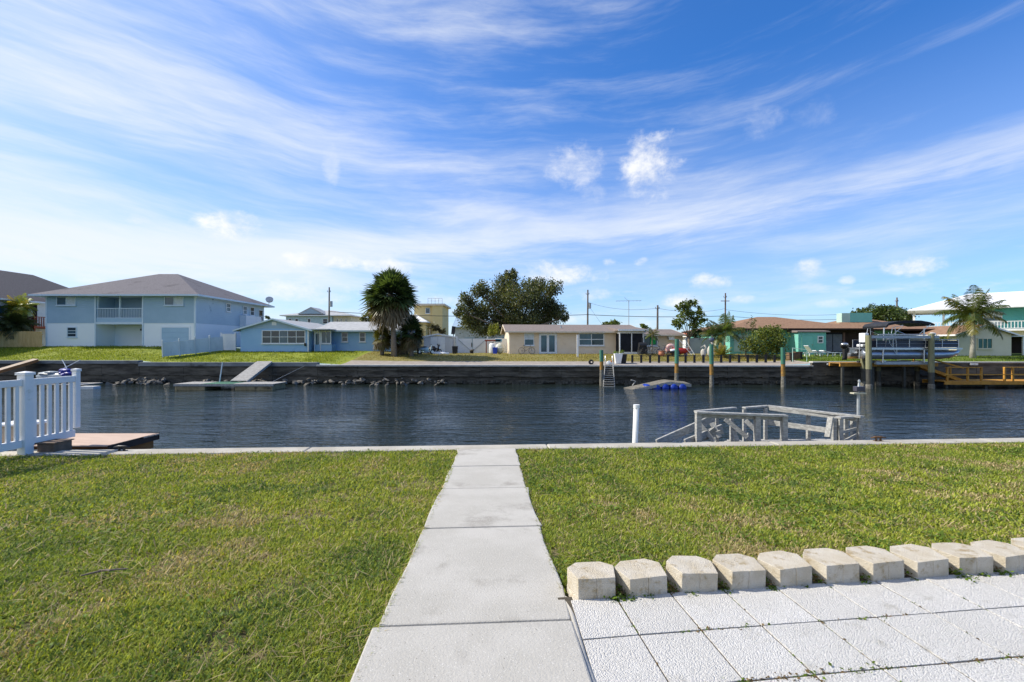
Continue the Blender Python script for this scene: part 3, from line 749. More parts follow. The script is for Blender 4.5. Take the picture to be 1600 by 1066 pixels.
window(G, 7.75, 8.3, 1.15, 1.85, -1.6, rows=2, cols=1, sill=False)
obj('porch_beam', MB().box(8.7, 14.6, .1, .35, 2.22, 2.52), DARKBR, G)
for x in (8.75, 11.6, 14.5): obj('porch_post', MB().box(x-.1, x+.1, .12, .33, 0, 2.218), mat('brown_post', (.16,.085,.07), rough=.7), G)
obj('screen', MB().box(8.86, 11.49, .2, .225, .05, 2.215), SCREEN, G); obj('screen', MB().box(11.71, 14.39, .2, .225, .05, 2.215), DARKBR, G)
for k in range(2): obj('blind', MB().box(9.5+k*1.0, 10.42+k*1.0, .14, .17, .3, 2.05), BLIND, G)
obj('porch_light', MB().blob((13.2, .05, 2.0), (.16, .1, .1), .05, 3), WHITE, G)
obj('rooftop_parapet', MB().box(14.6, 17.0, 3.4, 4.2, 3.2, 4.45), GREENW, G); obj('parapet_end', MB().box(13.7, 14.597, 3.38, 4.2, 3.2, 4.42), GREENL, G)
window(G, 15.6, 16.8, 1.0, 2.1, 2.6, cols=2, rows=1)

# --- cream house
C_ = thing('cream_house', 'cream stucco house with brown gable roof and teal window beside the coconut palm', 'house', (41.5, 43.0, .42))
obj('wall', MB().box(0, 5.1, 0, 10, 0, 2.2), YELLOWC, C_)
obj('gable_wall', MB().extrude([(0, 0, 2.202), (5.1, 0, 2.202), (2.55, 0, 3.02)], (0, .25, 0)), YELLOWC, C_)
gable_roof(C_, 0, 5.1, 0, 10, 2.22, .82, .4, ROOF_BR, WHITE, 'y', gable_over=.3)
window(C_, 1.9, 3.3, .75, 1.75, 0, cols=3, rows=1, gm=mat('teal_glass', (.02,.13,.13), rough=.1), fm=YELLOWC)
cp = obj('carport_roof', MB().box(5.15, 11.0, .3, 6, 1.9, 2.02), WHITE, C_)
for x in (6.7, 9.5): obj('carport_post', MB().box(x-.06, x+.06, .4, .52, 0, 1.898), WHITE, C_)
obj('carport_screen', MB().box(5.15, 11, 3.4, 3.45, .25, 1.898), DARKBR, C_)

# --- teal and white two-storey house at the right
E = thing('teal_two_storey_house', 'teal and white two-storey house with white roof and porch at the right edge', 'house', (56.5, 65.0, .6), R(-41))
obj('wall', MB().box(5.2, 24, 0, 10, 0, 2.9), WHITE, E); obj('wall', MB().box(5.2, 24, -.02, 10, 2.902, 5.7), TEALW, E)
obj('porch_floor', MB().box(0, 5.197, 0, 10, 2.7, 2.95), WHITE, E)
for (x, y) in ((.15, .15), (3.2, .15), (5.0, .15), (.15, 9.8)): obj('porch_column', MB().box(x-.12, x+.12, y-.12, y+.12, 0, 2.698).box(x-.12, x+.12, y-.12, y+.12, 2.952, 5.64), WHITE, E)
hip_roof(E, 0, 24, -1.4, 10.5, 5.75, 2.3, .5, WROOF, WHITE)
rl = obj('railing', MB().box(.3, 24, -1.3, -1.22, 3.85, 3.93).box(.3, 24, -1.3, -1.22, 3.0, 3.06), WHITE, E)
obj('balcony', MB().box(0, 24, -1.4, -.025, 2.7, 2.94), WHITE, E)
pk3 = MB().box(-.035, .035, -.03, .03, 3.062, 3.848).mesh('baluster'); pk3.materials.append(WHITE)
for i in range(80): obj('baluster', pk3, None, rl, loc=(.5+i*.295, -1.26, 0))
for x in (7.0, 12.2, 17.5): window(E, x, x+1.7, 3.5, 5.1, -.02, rows=3, cols=1, gm=[CURTAIN, GLASSB, CURTAIN])

# --- houses in the second row
Q = thing('pale_blue_far_house', 'pale blue two-storey house with a hipped pale roof behind the low blue house', 'house', (-42.5, 85.0, .7))
obj('wall', MB().box(.8, 9.3, 0, 10, 0, 6.2), mat('powder_blue_wall', (.42,.58,.66), rough=.7), Q); obj('wall', MB().box(9.303, 12.6, .4, 10, 0, 6.2), mat('pale_cream_wall', (.66,.64,.52), rough=.7), Q)
hip_roof(Q, .4, 12.6, 0, 10, 6.25, 1.25, .5, ROOF_LB, WHITE)
obj('dormer', MB().extrude([(3.0, -.3, 6.45), (8.0, -.3, 6.45), (5.5, -.3, 7.75)], (0, 4, 0)), ROOF_LB, Q)
obj('dormer_face', MB().extrude([(3.6, -.34, 6.5), (7.4, -.34, 6.5), (5.5, -.34, 7.45)], (0, .03, 0)), BLUE_CBG, Q)
for (a_, b_) in ((1.3, 1.9), (2.5, 3.1), (4.8, 5.4), (7.6, 8.5), (10.0, 10.3), (10.7, 11.0), (11.6, 11.9)): window(Q, a_, b_, 4.7, 5.6, 0 if a_ < 9 else .4, rows=2, sill=False)
Yh = thing('yellow_tower_house', 'three-storey yellow house with a railed roof deck behind the tall palm', 'house', (-20.5, 90.0, .7))
obj('wall', MB().box(1.4, 5.0, 0, 8, 0, 8.4).box(5.003, 7.0, -.6, 8, 0, 8.4), YELLOW3, Yh); obj('wall', MB().box(-2.5, 4.2, -3.0, -.003, 0, 5.1), YELLOW3, Yh)
obj('flat_roof', MB().box(1.0, 7.5, -1.0, 8.3, 8.402, 8.75), TANLIT, Yh)
hip_roof(Yh, -2.5, 4.2, -3.0, 1.5, 5.15, 1.5, .4, WROOF, WHITE, name='lower_roof')
rd = obj('roof_railing', MB().box(4.2, 7.0, -.8, -.74, 9.75, 9.82).box(4.2, 7.0, -.8, -.74, 9.25, 9.3), WHITE, Yh)
for i in range(5): obj('post', MB().box(4.2+i*.69, 4.27+i*.69, -.8, -.74, 8.752, 9.748), WHITE, rd)
window(Yh, 3.6, 4.5, 6.9, 8.0, 0, rows=1, gm=GLASSB)
Oh = thing('grey_blue_far_house', 'slate-blue house half hidden behind the spreading oak', 'house', (-9.4, 72.0, .6))
obj('wall', MB().box(.5, 8.4, 0, 9, 0, 3.9), mat('pale_slate_wall', (.48,.56,.64), rough=.7), Oh); obj('wall_band', MB().box(2.0, 8.4, -.03, -.003, 0, 2.1), BLUE_CBG, Oh)
gable_roof(Oh, 0.5, 8.4, 0, 9, 3.9, 1.6, .5, BLUE_CBG, BLUE_CBG, 'x')
window(Oh, 4.2, 5.6, 2.4, 3.4, 0, cols=2, rows=1)
Rh = thing('orange_tile_house', 'far house with an orange tile roof behind the grey fence', 'house', (25.8, 66.0, .6))
obj('wall', MB().box(.3, 11, 0, 8, 0, 2.2), WHITE, Rh); hip_roof(Rh, .3, 11, 0, 8, 2.25, 1.45, .5, REDTILE, WHITE)
window(Rh, 2.0, 3.2, .9, 1.9, 0)

# ------------------------------------------------------------------ trees and plants
LEAF = leafmat('leaf', .45, .38, spec=.4); FROND = leafmat('palm_frond', .40, .32, spec=.5); DRYF = leafmat('dry_frond', .8, .15)
BARK = mat('tree_bark', (.15,.12,.095), (.22,.18,.145), rough=.95, scale=5, stretch=(2,2,.6), bump=.8, bscale=22)
PALMB = mat('palm_trunk', (.27,.23,.19), (.17,.14,.115), rough=.95, scale=4, stretch=(.6,.6,5), bump=.8, bscale=16)
PALMG = mat('pale_palm_trunk', (.42,.40,.36), (.30,.28,.25), rough=.9, scale=4, stretch=(.5,.5,6), bump=.6, bscale=14)

def norm(a): return a/np.maximum(np.linalg.norm(a, axis=-1, keepdims=True), 1e-9)
def strips(base, dirs, side, L, w, droop, cols):
    """leaf strips: two quads each (base-mid, mid-tip), tip bends down"""
    n = len(base); up = np.array([0, 0, 1.0])
    mid = base + dirs*(L*.55)[:, None]; tip = base + dirs*L[:, None] - up*(droop*L)[:, None]
    mid = mid - up*(droop*L*.25)[:, None]
    s = side*(w/2)[:, None]
    q1 = np.stack([base - s*.35, base + s*.35, mid + s, mid - s], 1)
    q2 = np.stack([mid - s, mid + s, tip + s*.08, tip - s*.08], 1)
    return np.concatenate([q1, q2]), np.concatenate([cols, cols])

def fan_fronds(n, R_, el_lo, el_hi, base_c, rng, seg=20, pet=.42, green=True, dry=False):
    Q, C = [], []
    for i in range(n):
        az = rng.uniform(0, 2*np.pi); e = np.radians(rng.uniform(el_lo, el_hi)); r = R_*rng.uniform(.82, 1.1)
        d = np.array([np.cos(az)*np.cos(e), np.sin(az)*np.cos(e), np.sin(e)]); up = np.array([0, 0, 1.0])
        hub = d*r*pet*rng.uniform(.85,1.12) + up*(-.10*r*np.cos(e)); sd = norm(np.cross(d, up)+1e-6); nn = norm(np.cross(sd, d))
        roll = rng.uniform(-.6, .6); sd2 = sd*np.cos(roll)+nn*np.sin(roll)
        th = np.linspace(-1.9, 1.9, seg) + rng.uniform(-.05, .05, seg)
        dd = d[None]*np.cos(th)[:, None] + sd2[None]*np.sin(th)[:, None]
        L = r*.56*(.55+.45*np.cos(th/2.1))*rng.uniform(.85, 1.1, seg)
        sdv = norm(np.cross(dd, norm(np.cross(sd2, d))[None].repeat(seg, 0)) )
        c0 = np.array(base_c)*rng.uniform(.65, 1.35); c = c0[None]*rng.uniform(.85, 1.15, (seg, 1))
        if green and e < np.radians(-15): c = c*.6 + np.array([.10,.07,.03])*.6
        q, cc = strips(np.repeat(hub[None], seg, 0), norm(dd), sdv, L, np.full(seg, r*.068), np.full(seg, .22 if not dry else .5)*rng.uniform(.5,1.4,seg), c)
        Q.append(q); C.append(cc)
        pw = sd*r*.012
        Q.append(np.stack([np.stack([-pw, pw, hub+pw, hub-pw])])); C.append(np.array([[.14,.15,.04]]) if not dry else np.array([[.16,.12,.07]]))
    return np.concatenate(Q), np.concatenate(C)
def fan_palm(name, label, base, height, trunk_r, R_, n, seed, lean=(0, 0), el=(-35, 88), col=(.040,.075,.018), skirt=30, trunk_m=None, group=None, squash=1.0):
    rng = np.random.default_rng(seed); t = thing(name, label, 'palm tree', base, 0, group)
    top = Vector((lean[0], lean[1], height)); pts = [Vector((0,0,-.2)), Vector((lean[0]*.2, lean[1]*.2, height*.35)), Vector((lean[0]*.6, lean[1]*.6, height*.7)), top]
    obj('trunk', MB().tube(pts, [trunk_r*1.25, trunk_r, trunk_r*.95, trunk_r*1.2], 10), trunk_m or PALMB, t, smooth=True)
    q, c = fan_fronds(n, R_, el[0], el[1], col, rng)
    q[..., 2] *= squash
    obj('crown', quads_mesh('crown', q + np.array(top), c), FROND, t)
    if skirt:
        q, c = fan_fronds(skirt, R_*.95, -86, -30, (.27,.22,.14), rng, seg=12, pet=.45, dry=True)
        obj('dead_fronds', quads_mesh('dead_fronds', q + np.array(top) - np.array([0, 0, R_*.05]), c), DRYF, t)
    return t
def feather_palm(name, label, base, height, trunk_r, R_, n, seed, lean=(0,0), el=(-25, 80), col=(.07,.12,.022), trunk_m=None, group=None, droop=.55, leaf=.30, cat='palm tree', yellow=.25):
    rng = np.random.default_rng(seed); t = thing(name, label, cat, base, 0, group)
    top = np.array([lean[0], lean[1], height])
    if height > .3:
        obj('trunk', MB().tube([(0,0,-.2), (lean[0]*.15, lean[1]*.15, height*.3), (lean[0]*.55, lean[1]*.55, height*.7), tuple(top)], [trunk_r*1.5, trunk_r*1.02, trunk_r*.9, trunk_r*.85], 10), trunk_m or PALMG, t, smooth=True)
    Q, C = [], []; up = np.array([0,0,1.0])
    for i in range(n):
        az = 2*np.pi*(i*.618) + rng.uniform(-.3,.3); e = np.radians(el[1] + (el[0]-el[1])*((i+.5)/n) + rng.uniform(-8,8)); r = R_*rng.uniform(.85,1.1)
        K = 16; s = np.linspace(0, 1, K+1); a = e - (s**1.4)*droop*2.0*np.cos(e)*1.1
        h = np.array([np.cos(az), np.sin(az), 0]); pts = [np.zeros(3)]
        for k in range(K): pts.append(pts[-1] + (h*np.cos(a[k]) + up*np.sin(a[k]))*r/K)
        pts = np.array(pts); tan = norm(np.gradient(pts, axis=0)); sd = np.array([-np.sin(az), np.cos(az), 0])
        c0 = np.array(col)*rng.uniform(.7,1.3)
        if rng.random() < yellow: c0 = c0*np.array([1.9,1.25,.9])
        for k in range(K):
            w = r*.012*(1-s[k]*.8); q = np.stack([pts[k]-sd*w, pts[k]+sd*w, pts[k+1]+sd*w, pts[k+1]-sd*w]); Q.append(q[None]); C.append(np.array([[.16,.17,.05]]))
        m = 44; u = np.linspace(.10, .99, m); idx = u*K; i0 = np.clip(idx.astype(int), 0, K-1); f = (idx-i0)[:, None]
        p = pts[i0]*(1-f)+pts[i0+1]*f; tn = tan[i0]
        for sg in (-1, 1):
            nd = norm(np.cross(tn, sd[None].repeat(m,0)))
            dd = norm(sd[None]*sg*1.0 + tn*.55 - np.abs(nd)*0 - up[None]*rng.uniform(.1,.7,(m,1)))
            L = r*leaf*(np.sin(np.pi*np.clip(u*.86+.12, 0, 1))**.6)*rng.uniform(.85,1.1,m)
            q, cc = strips(p, dd, tn, L, np.full(m, r*.022), np.full(m, .30), c0[None]*rng.uniform(.85,1.15,(m,1)))
            Q.append(q); C.append(cc)
    obj('crown', quads_mesh('crown', np.concatenate(Q)+top, np.concatenate(C)), FROND, t)
    return t
def leaf_cloud(blobs, per, size, rng, cols, hollow=.35):
    """leaf quads spread through clumps; blobs: (centre, radii)"""
    Q, C = [], []
    for (c, r) in blobs:
        n = int(per*np.prod(r)**(2/3)); k = max(4, n//26)
        d = norm(rng.normal(size=(k,3))); rad = rng.uniform(hollow, 1.0, (k,1))**.6
        tw = d*rad*np.array(r) + np.array(c)                     # twig ends, leaves gather round them
        p = np.repeat(tw, 26, 0)[:n] if k*26 >= n else np.repeat(tw, 26, 0)
        p = p + rng.normal(size=p.shape)*np.mean(r)*.19
        m = len(p); a = norm(rng.normal(size=(m,3)) + np.array([0,0,.25])); b = norm(np.cross(a, rng.normal(size=(m,3))))
        a2 = np.cross(b, a); s = size*rng.uniform(.6,1.3,(m,1))
        Q.append(np.stack([p-b*s*.5, p-a2*s*.32, p+b*s*.5, p+a2*s*.32], 1))
        base = np.array(cols)[rng.integers(0, len(cols), m)]; tw_t = np.repeat(rng.uniform(.7,1.3,(k,1)), 26, 0)[:m]
        C.append(base*tw_t*rng.uniform(.8,1.2,(m,1)))
    return np.concatenate(Q), np.concatenate(C)
def leafy(name, label, base, blobs, per, size, seed, cols, cat='tree', trunk=None, group=None, hollow=.35):
    rng = np.random.default_rng(seed); t = thing(name, label, cat, base, 0, group)
    m = MB(); r0 = trunk[0]; fork = Vector(trunk[1])
    m.tube([(0,0,-.2), fork*.5 + Vector((r0*.4,0,0)), fork], [r0*1.25, r0, r0*.85], 9)
    for (c, r) in blobs:
        c = Vector(c); mid = (fork+c)*.5 + Vector((0,0,-.06*(c-fork).length)); m.tube([fork - Vector((0,0,.1)), mid, c], [r0*.5, r0*.3, r0*.09], 6)
        rg = random.Random(int(c.x*100)+seed)
        for _ in range(4):
            e = c + Vector((rg.uniform(-1,1)*r[0], rg.uniform(-1,1)*r[1], rg.uniform(-.5,.9)*r[2]))*.85; m.tube([mid.lerp(c, .6), e], [r0*.13, r0*.03], 5)
    obj('trunk', m, BARK, t, smooth=True)
    q, c = leaf_cloud(blobs, per, size, rng, cols, hollow)
    obj('crown', quads_mesh('crown', q, c), LEAF, t)
    return t

def gp(px, d): x = XX(px, d); return (x, d, fz(x, d))
# tall cabbage palm and its two lower neighbours
bx = gp(616, 43.5)
fan_palm('cabbage_palm', 'tall cabbage palm with a big round crown beside the low blue house', bx, 5.85, .24, 2.8, 135, 3, lean=(-.30, 0), skirt=95, el=(-30, 88), col=(.072,.112,.036), squash=1.08)
bx = gp(597, 44.3); fan_palm('cabbage_palm', 'short yellowish palm left of the tall cabbage palm trunk', bx, 1.75, .18, 1.25, 60, 4, col=(.12,.12,.025), skirt=26, el=(-60, 85), squash=1.15)
bx = gp(643, 44.0); fan_palm('cabbage_palm', 'shorter dark palm right of the tall cabbage palm trunk', bx, 2.35, .17, 1.55, 80, 5, col=(.035,.065,.02), skirt=40, el=(-60, 88), squash=1.2)
bx = gp(628, 45.5); fan_palm('cabbage_palm', 'low dark palm clump behind the tall cabbage palm trunk', bx, 1.3, .15, 1.4, 50, 6, col=(.03,.05,.018), skirt=30, el=(-60, 80))
# oak
ob = gp(808, 62); OZ = .9
rg = np.random.default_rng(21); blobs = []
for (px, py, rx, ry) in ((745,490,26,20),(730,470,14,12),(760,515,26,8),(752,455,16,12),(780,470,24,22),(790,443,22,16),(800,430,12,8),(812,470,28,24),(838,445,22,14),(845,470,24,22),(862,452,14,12),(868,485,18,18),(850,498,26,14),(815,500,28,12),(785,498,24,14),(735,503,18,14),(722,488,10,12),(878,497,10,8)):
    c = P(px, py, 62); dy = rg.uniform(-2.2, 2.2); s = 62/720
    blobs.append(((c.x-ob[0], dy, c.z-ob[2]), (rx*s, rx*s*1.1, ry*s)))
leafy('oak_tree', 'spreading dark oak tree behind the tan house roof', ob, blobs, 780, .27, 22, [(.085,.108,.040),(.110,.130,.050),(.065,.082,.032),(.150,.152,.075)], trunk=(.38, (0, 0, 3.2)), hollow=.1)
def bush_at(name, label, px, d, lst, per, size, seed, cols, cat='bush', tr=.06, fork=.4, hollow=.4):
    b = gp(px, d); bl = []; r = np.random.default_rng(seed)
    for (ax, ay, rx, ry) in lst:
        c = P(ax, ay, d); s = d/720; bl.append(((c.x-b[0], float(r.uniform(-.3,.3)*rx*s), c.z-b[2]), (rx*s, rx*s, ry*s)))
    return leafy(name, label, b, bl, per, size, seed, cols, cat, trunk=(tr, (0,0,fork)), hollow=hollow)
LIME = [(.20,.23,.02),(.15,.19,.02),(.24,.25,.03)]; MIDG = [(.10,.15,.03),(.14,.19,.04),(.07,.11,.025),(.18,.21,.05)]; DKG = [(.03,.055,.018),(.045,.07,.022),(.06,.085,.025)]
bush_at('lime_bush', 'bright lime-green bush at the left end of the tan house', 772, 57, [(772,514,9,10),(766,519,6,6),(779,517,6,7)], 900, .16, 31, LIME, fork=1.2)
bush_at('round_bush', 'big rounded green bush behind the low black post fence', 1198, 41.5, [(1205,530,20,17),(1185,535,16,18),(1215,540,14,16),(1192,520,14,10),(1208,517,12,9),(1170,540,12,13),(1200,548,20,9)], 1500, .15, 32, [(.12,.17,.025),(.17,.21,.035),(.08,.12,.022),(.22,.24,.05)], fork=.5)
bush_at('twiggy_shrub', 'thin twiggy shrub left of the big rounded bush', 1165, 42.5, [(1168,512,12,10),(1175,502,9,6),(1158,525,11,13)], 600, .12, 33, [(.12,.12,.05),(.09,.11,.03)], fork=.9)
bush_at('loose_tree', 'loose-leaved small tree right of the tan house wing', 1076, 49, [(1063,482,11,9),(1080,478,12,8),(1092,487,10,9),(1063,503,12,9),(1085,505,14,10),(1072,492,12,9),(1097,500,8,7)], 620, .27, 34, MIDG, 'tree', tr=.12, fork=1.6, hollow=.1)
bush_at('dark_shrub', 'dark shrub at the foot of the loose-leaved small tree', 1084, 50, [(1085,525,9,8),(1090,520,6,6)], 1100, .2, 35, DKG, fork=.6)
bush_at('far_tree', 'broad green tree far behind the green house roof', 1372, 75, [(1345,495,18,8),(1365,488,20,8),(1390,488,20,8),(1408,494,12,8),(1330,499,10,5),(1378,498,36,7)], 620, .36, 36, [(.06,.095,.02),(.09,.13,.03),(.045,.07,.018)], 'tree', tr=.25, fork=2.0)
bush_at('far_treetop', 'pale treetop between the low blue house and tall palm', 574, 70, [(575,497,9,6),(582,494,7,5),(568,500,5,4)], 700, .3, 37, [(.12,.14,.06),(.09,.11,.04)], 'tree', tr=.15, fork=2.0)
bush_at('far_treetop', 'small round treetop behind the screened porch roof', 955, 66, [(955,507,13,4),(948,508,8,3),(960,503,7,4)], 800, .3, 38, MIDG, 'tree', tr=.15, fork=2.0)
bush_at('far_treetop', 'small treetop behind the tan house wing roof', 1007, 62, [(1006,511,6,7),(1012,514,5,5)], 900, .3, 39, MIDG, 'tree', tr=.15, fork=2.0)
bush_at('far_treetop', 'tiny dark treetop beside the two-storey blue house', 419, 80, [(419,495,4,4)], 900, .3, 40, DKG, 'tree', tr=.12, fork=2.5)
bush_at('garden_shrub', 'low leafy shrub behind the pontoon boat bow', 1470, 42.5, [(1472,532,12,6),(1462,536,8,6)], 1300, .16, 41, MIDG, fork=.4)
bush_at('dark_shrub', 'dark shrub below the yellow tower house', 683, 60, [(680,513,7,6),(690,517,7,5)], 1000, .25, 42, [(.06,.06,.03),(.09,.08,.04)], fork=1.0)
# feather palms
b_ = gp(1520, 40.5); feather_palm('coconut_palm', 'coconut palm with grey trunk in front of the cream house', b_, 3.8, .17, 2.75, 26, 51, el=(-35, 82), col=(.085,.115,.02), yellow=.35)
b_ = gp(1131, 43.5); feather_palm('queen_palm', 'arching feather palm with dark fronds right of the loose-leaved tree', b_, 2.35, .08, 2.0, 18, 52, lean=(.15,0), el=(-25, 85), col=(.08,.13,.03))
b_ = gp(1117, 44.0); feather_palm('queen_palm', 'second feather palm stem close behind the grey fence', b_, 2.0, .07, 1.5, 14, 53, lean=(-.3,0), el=(-30, 85), col=(.06,.09,.022))
b_ = gp(1019, 45.3); feather_palm('small_palm', 'small young palm in front of the tan house wing', b_, 1.95, .06, .95, 14, 54, el=(-20, 75), col=(.10,.13,.025), trunk_m=BARK)
b_ = gp(1128, 42.3); feather_palm('agave_clump', 'yellow-green spiky clump beside the big rounded bush', b_, .25, .08, 1.15, 22, 55, el=(5, 85), col=(.16,.17,.03), droop=.4, leaf=.25, cat='plant')
b_ = gp(672, 60); feather_palm('small_palm', 'thin small palm in front of the yellow tower house', (b_[0], b_[1], b_[2]), 3.1, .06, .9, 12, 56, el=(-20, 75), col=(.09,.09,.04))
b_ = (XX(30, 47.9), 47.9, 1.2); feather_palm('pygmy_palm', 'tufted palm with drooping yellow-green fronds above the pine fence', b_, 4.15, .09, 1.6, 44, 57, el=(-10, 80), col=(.26,.31,.045), droop=.75, trunk_m=BARK)
b_ = (XX(-6, 47.7), 47.7, 1.2); feather_palm('pygmy_palm', 'tufted palm cut by the left edge above the pine fence', b_, 4.2, .09, 1.6, 40, 58, el=(-20, 80), col=(.22,.28,.045), droop=.75, trunk_m=BARK)
b_ = (XX(24, 47.4), 47.4, 1.3); feather_palm('pygmy_palm', 'dark bushy palm mass just behind the pine fence', b_, 2.3, .12, 1.9, 70, 59, el=(-40, 80), col=(.06,.075,.025), droop=.7, trunk_m=BARK)

# ------------------------------------------------------------------ things on the far bank
# pine fence
pf = thing('wooden_fence', 'new pine board fence at the far left beside the blue house', 'fence', (-56.0, 46.6, 1.18))
pl = MB().box(-.074, .074, -.012, .012, 0, 1.72).mesh('plank'); pl.materials.append(PINE)
for i in range(55):
    o = obj('plank', pl, None, pf, loc=(.08+i*.154, random.uniform(-.006,.006), random.uniform(-.02,.02)))
for z in (.35, 1.4): obj('rail', MB().box(0, 8.5, .02, .06, z-.045, z+.045), PINE, pf)
# leaning white vinyl fence and its gate
vf = thing('vinyl_fence', 'low dirty white vinyl fence leaning along the blue house lot line', 'fence', (0,0,0))
p0_, p1_ = P(255, 558, 41.0), P(350, 548, 46.6); h0, h1 = 1.32, 1.5
K = 4
for i in range(K):
    a = p0_.lerp(p1_, i/K); b = p0_.lerp(p1_, (i+1)/K); ha = h0+(h1-h0)*i/K; hb = h0+(h1-h0)*(i+1)/K
    nrm = (b-a).cross(Vector((0,0,1))).normalized()*.02; lean = Vector((-.05, -.04, 0))
    u = (b-a).normalized()*.06
    obj('panel', MB().extrude([a+u+Vector((0,0,.04)), b-u+Vector((0,0,.04)), b-u+lean+Vector((0,0,hb-.06)), a+u+lean+Vector((0,0,ha-.06))], nrm), VINYLD, vf)
    pp = MB().beam(a-Vector((0,0,.3)), a+lean+Vector((0,0,ha+.12)), .11, .11); pp.blob(a+lean+Vector((0,0,ha+.15)), (.07,.07,.06), 0, 1, 1); obj('post', pp, VINYLD, vf)
gt = thing('vinyl_gate', 'white vinyl gate panel beside the low blue house corner', 'gate', (XX(346, 46.8), 46.8, fz(XX(346, 46.8), 46.8)))
for (x, h) in ((0, 1.85), (1.42, 1.85)): obj('post', MB().box(x-.06, x+.06, -.06, .06, -.2, h), WHITE, gt)
obj('panel', MB().box(.065, 1.355, -.02, .02, .06, 1.62), WHITE, gt)
obj('rail', MB().box(.065, 1.355, -.04, .04, 1.622, 1.72), WHITE, gt)
# shed
sh = thing('garden_shed', 'pale grey metal garden shed right of the palms', 'shed', (XX(662, 50), 50, fz(XX(662,50), 50)))
obj('wall', MB().box(0, 3.1, 0, 2.4, -.1, 1.82), mat('shed_metal', (.52,.53,.56), (.58,.59,.61), rough=.5, scale=1, stripe=(0,.22), sbump=.6), sh)
gable_roof(sh, 0, 3.1, 0, 2.4, 1.83, .28, .1, WHITE, WHITE, 'y', gable_over=.08)
for k in range(2): obj('door', MB().box(.75+k*.8, 1.52+k*.8, -.03, -.004, .02, 1.72), WHITE, sh)
obj('handle', MB().box(1.49, 1.53, -.06, -.032, .8, 1.0), BLACK, sh)
# white gate fence with diagonal braces
wf = thing('vinyl_fence', 'white double gate fence with dark diagonal braces left of the tan house', 'fence', (XX(714, 51), 51, fz(XX(714, 51), 51)))
for (x0, x1) in ((0, 1.65), (1.67, 3.32)): obj('gate_leaf', MB().box(x0+.08, x1, -.02, .02, .03, 1.6), WHITE, wf)
obj('panel', MB().box(3.45, 5.6, -.02, .02, .03, 1.6), WHITE, wf)
for x in (0, 3.38): obj('post', MB().box(x-.07, x+.07, -.07, .07, -.2, 1.85), WHITE, wf)
obj('brace', MB().beam((.15, -.05, 1.5), (1.6, -.05, .2), .05, .05), GALV, wf); obj('brace', MB().beam((3.2, -.05, 1.5), (1.75, -.05, .2), .05, .05), GALV, wf)
obj('latch', MB().box(1.6, 1.7, -.09, -.03, .7, 1.15), BLACK, wf)
def bin_(name, label, x, y, w, h, m, cat='bin'):
    t = thing(name, label, cat, (x, y, fz(x, y)))
    obj('body', MB().extrude([(-w*.42,-w*.42,0),(w*.42,-w*.42,0),(w*.5,-w*.5,h*.92),(-w*.5,-w*.5,h*.92)], (0,w*.9,0)), m, t, bevel=.02)
    obj('lid', MB().box(-w*.54, w*.54, -w*.54, w*.52, h*.925, h), m, t, bevel=.02)
    return t
bin_('trash_bin', 'black bin standing on the dry grass left of the white gate', XX(711, 47.5), 47.5, .55, .78, BLACK)
t = thing('planter_pot', 'small black pot at the foot of the white gate', 'pot', (XX(737, 49), 49, fz(XX(737,49), 49)))
obj('pot', MB().tube([(0,0,0),(0,0,.3)], [.16,.22], 10), BLACK, t); obj('plant', MB().blob((0,0,.36),(.22,.22,.12),.4,3), mat('dry_leaves', (.10,.08,.05)), t)
t = thing('floodlight_box', 'dark box mounted on a post left of the white gate', 'light', (XX(708.5, 51.5), 51.5, .6)); obj('post', MB().box(-.05,.05,-.05,.05,0,1.9), WHITE, t); obj('housing', MB().cbox((0,-.05,2.55),(.38,.3,.9),(0,.12,0)), BLACK, t); obj('bracket', MB().box(-.04,.04,-.04,.04,1.9,2.15), BLACK, t)
# motor scooter and covered motorbike under the palms
def two_wheeler(name, label, x, y, z, L, m_body, m_seat, rz, cat):
    t = thing(name, label, cat, (x, y, z), rz)
    for wx in (-L*.36, L*.36):
        w = obj('wheel', MB().ring((wx, 0, .26), .21, .05, 'y', 18, 6), BLACK, t); obj('rim', MB().tube([(wx,-.03,.26),(wx,.03,.26)], .13, 10), ALU, w)
    obj('body', MB().blob((-L*.15, 0, .52), (L*.32, .17, .2), .1, 5).beam((-L*.1,0,.32),(L*.22,0,.30),.24,.1), m_body, t, smooth=True)
    obj('leg_shield', MB().beam((L*.24,0,.34),(L*.32,0,.92),.34,.07,(1,0,0)), m_body, t)
    obj('fork', MB().tube([(L*.36,0,.26),(L*.30,0,.95)], .035, 6), ALU, t)
    obj('handlebar', MB().tube([(L*.27,-.32,1.0),(L*.31,0,.97),(L*.27,.32,1.0)], .02, 6), BLACK, t)
    obj('seat', MB().blob((-L*.17,0,.74), (L*.22,.14,.07), .05, 6), m_seat, t)
    return t
xg, yg = XX(666, 46), 46; two_wheeler('motor_scooter', 'pale blue motor scooter parked in front of the shed', xg, yg, fz(xg,yg), 1.7, mat('pale_blue_body', (.45,.60,.66), rough=.3), BLACK, R(15), 'scooter')
xg, yg = XX(679, 46.4), 46.4; two_wheeler('motorbike', 'dark motorbike beside the pale blue scooter', xg, yg, fz(xg,yg), 1.6, BLACKM, BLACK, R(-20), 'motorbike')
xg, yg = XX(645, 46), 46; two_wheeler('motorbike', 'dark grey motorbike in the shade of the palms', xg, yg, fz(xg,yg), 1.8, mat('dark_grey_body', (.06,.065,.075), rough=.35), BLACK, R(170), 'motorbike')
xg, yg = XX(690, 46.2), 46.2; t = thing('tarp', 'crumpled white tarp on the ground beside the motorbike', 'tarp', (xg, yg, fz(xg, yg))); obj('sheet', MB().blob((0,0,.1),(.6,.35,.2),.5,8), WHITE, t); obj('fold', MB().blob((.45,-.1,.06),(.4,.25,.12),.5,9), WHITE, t)
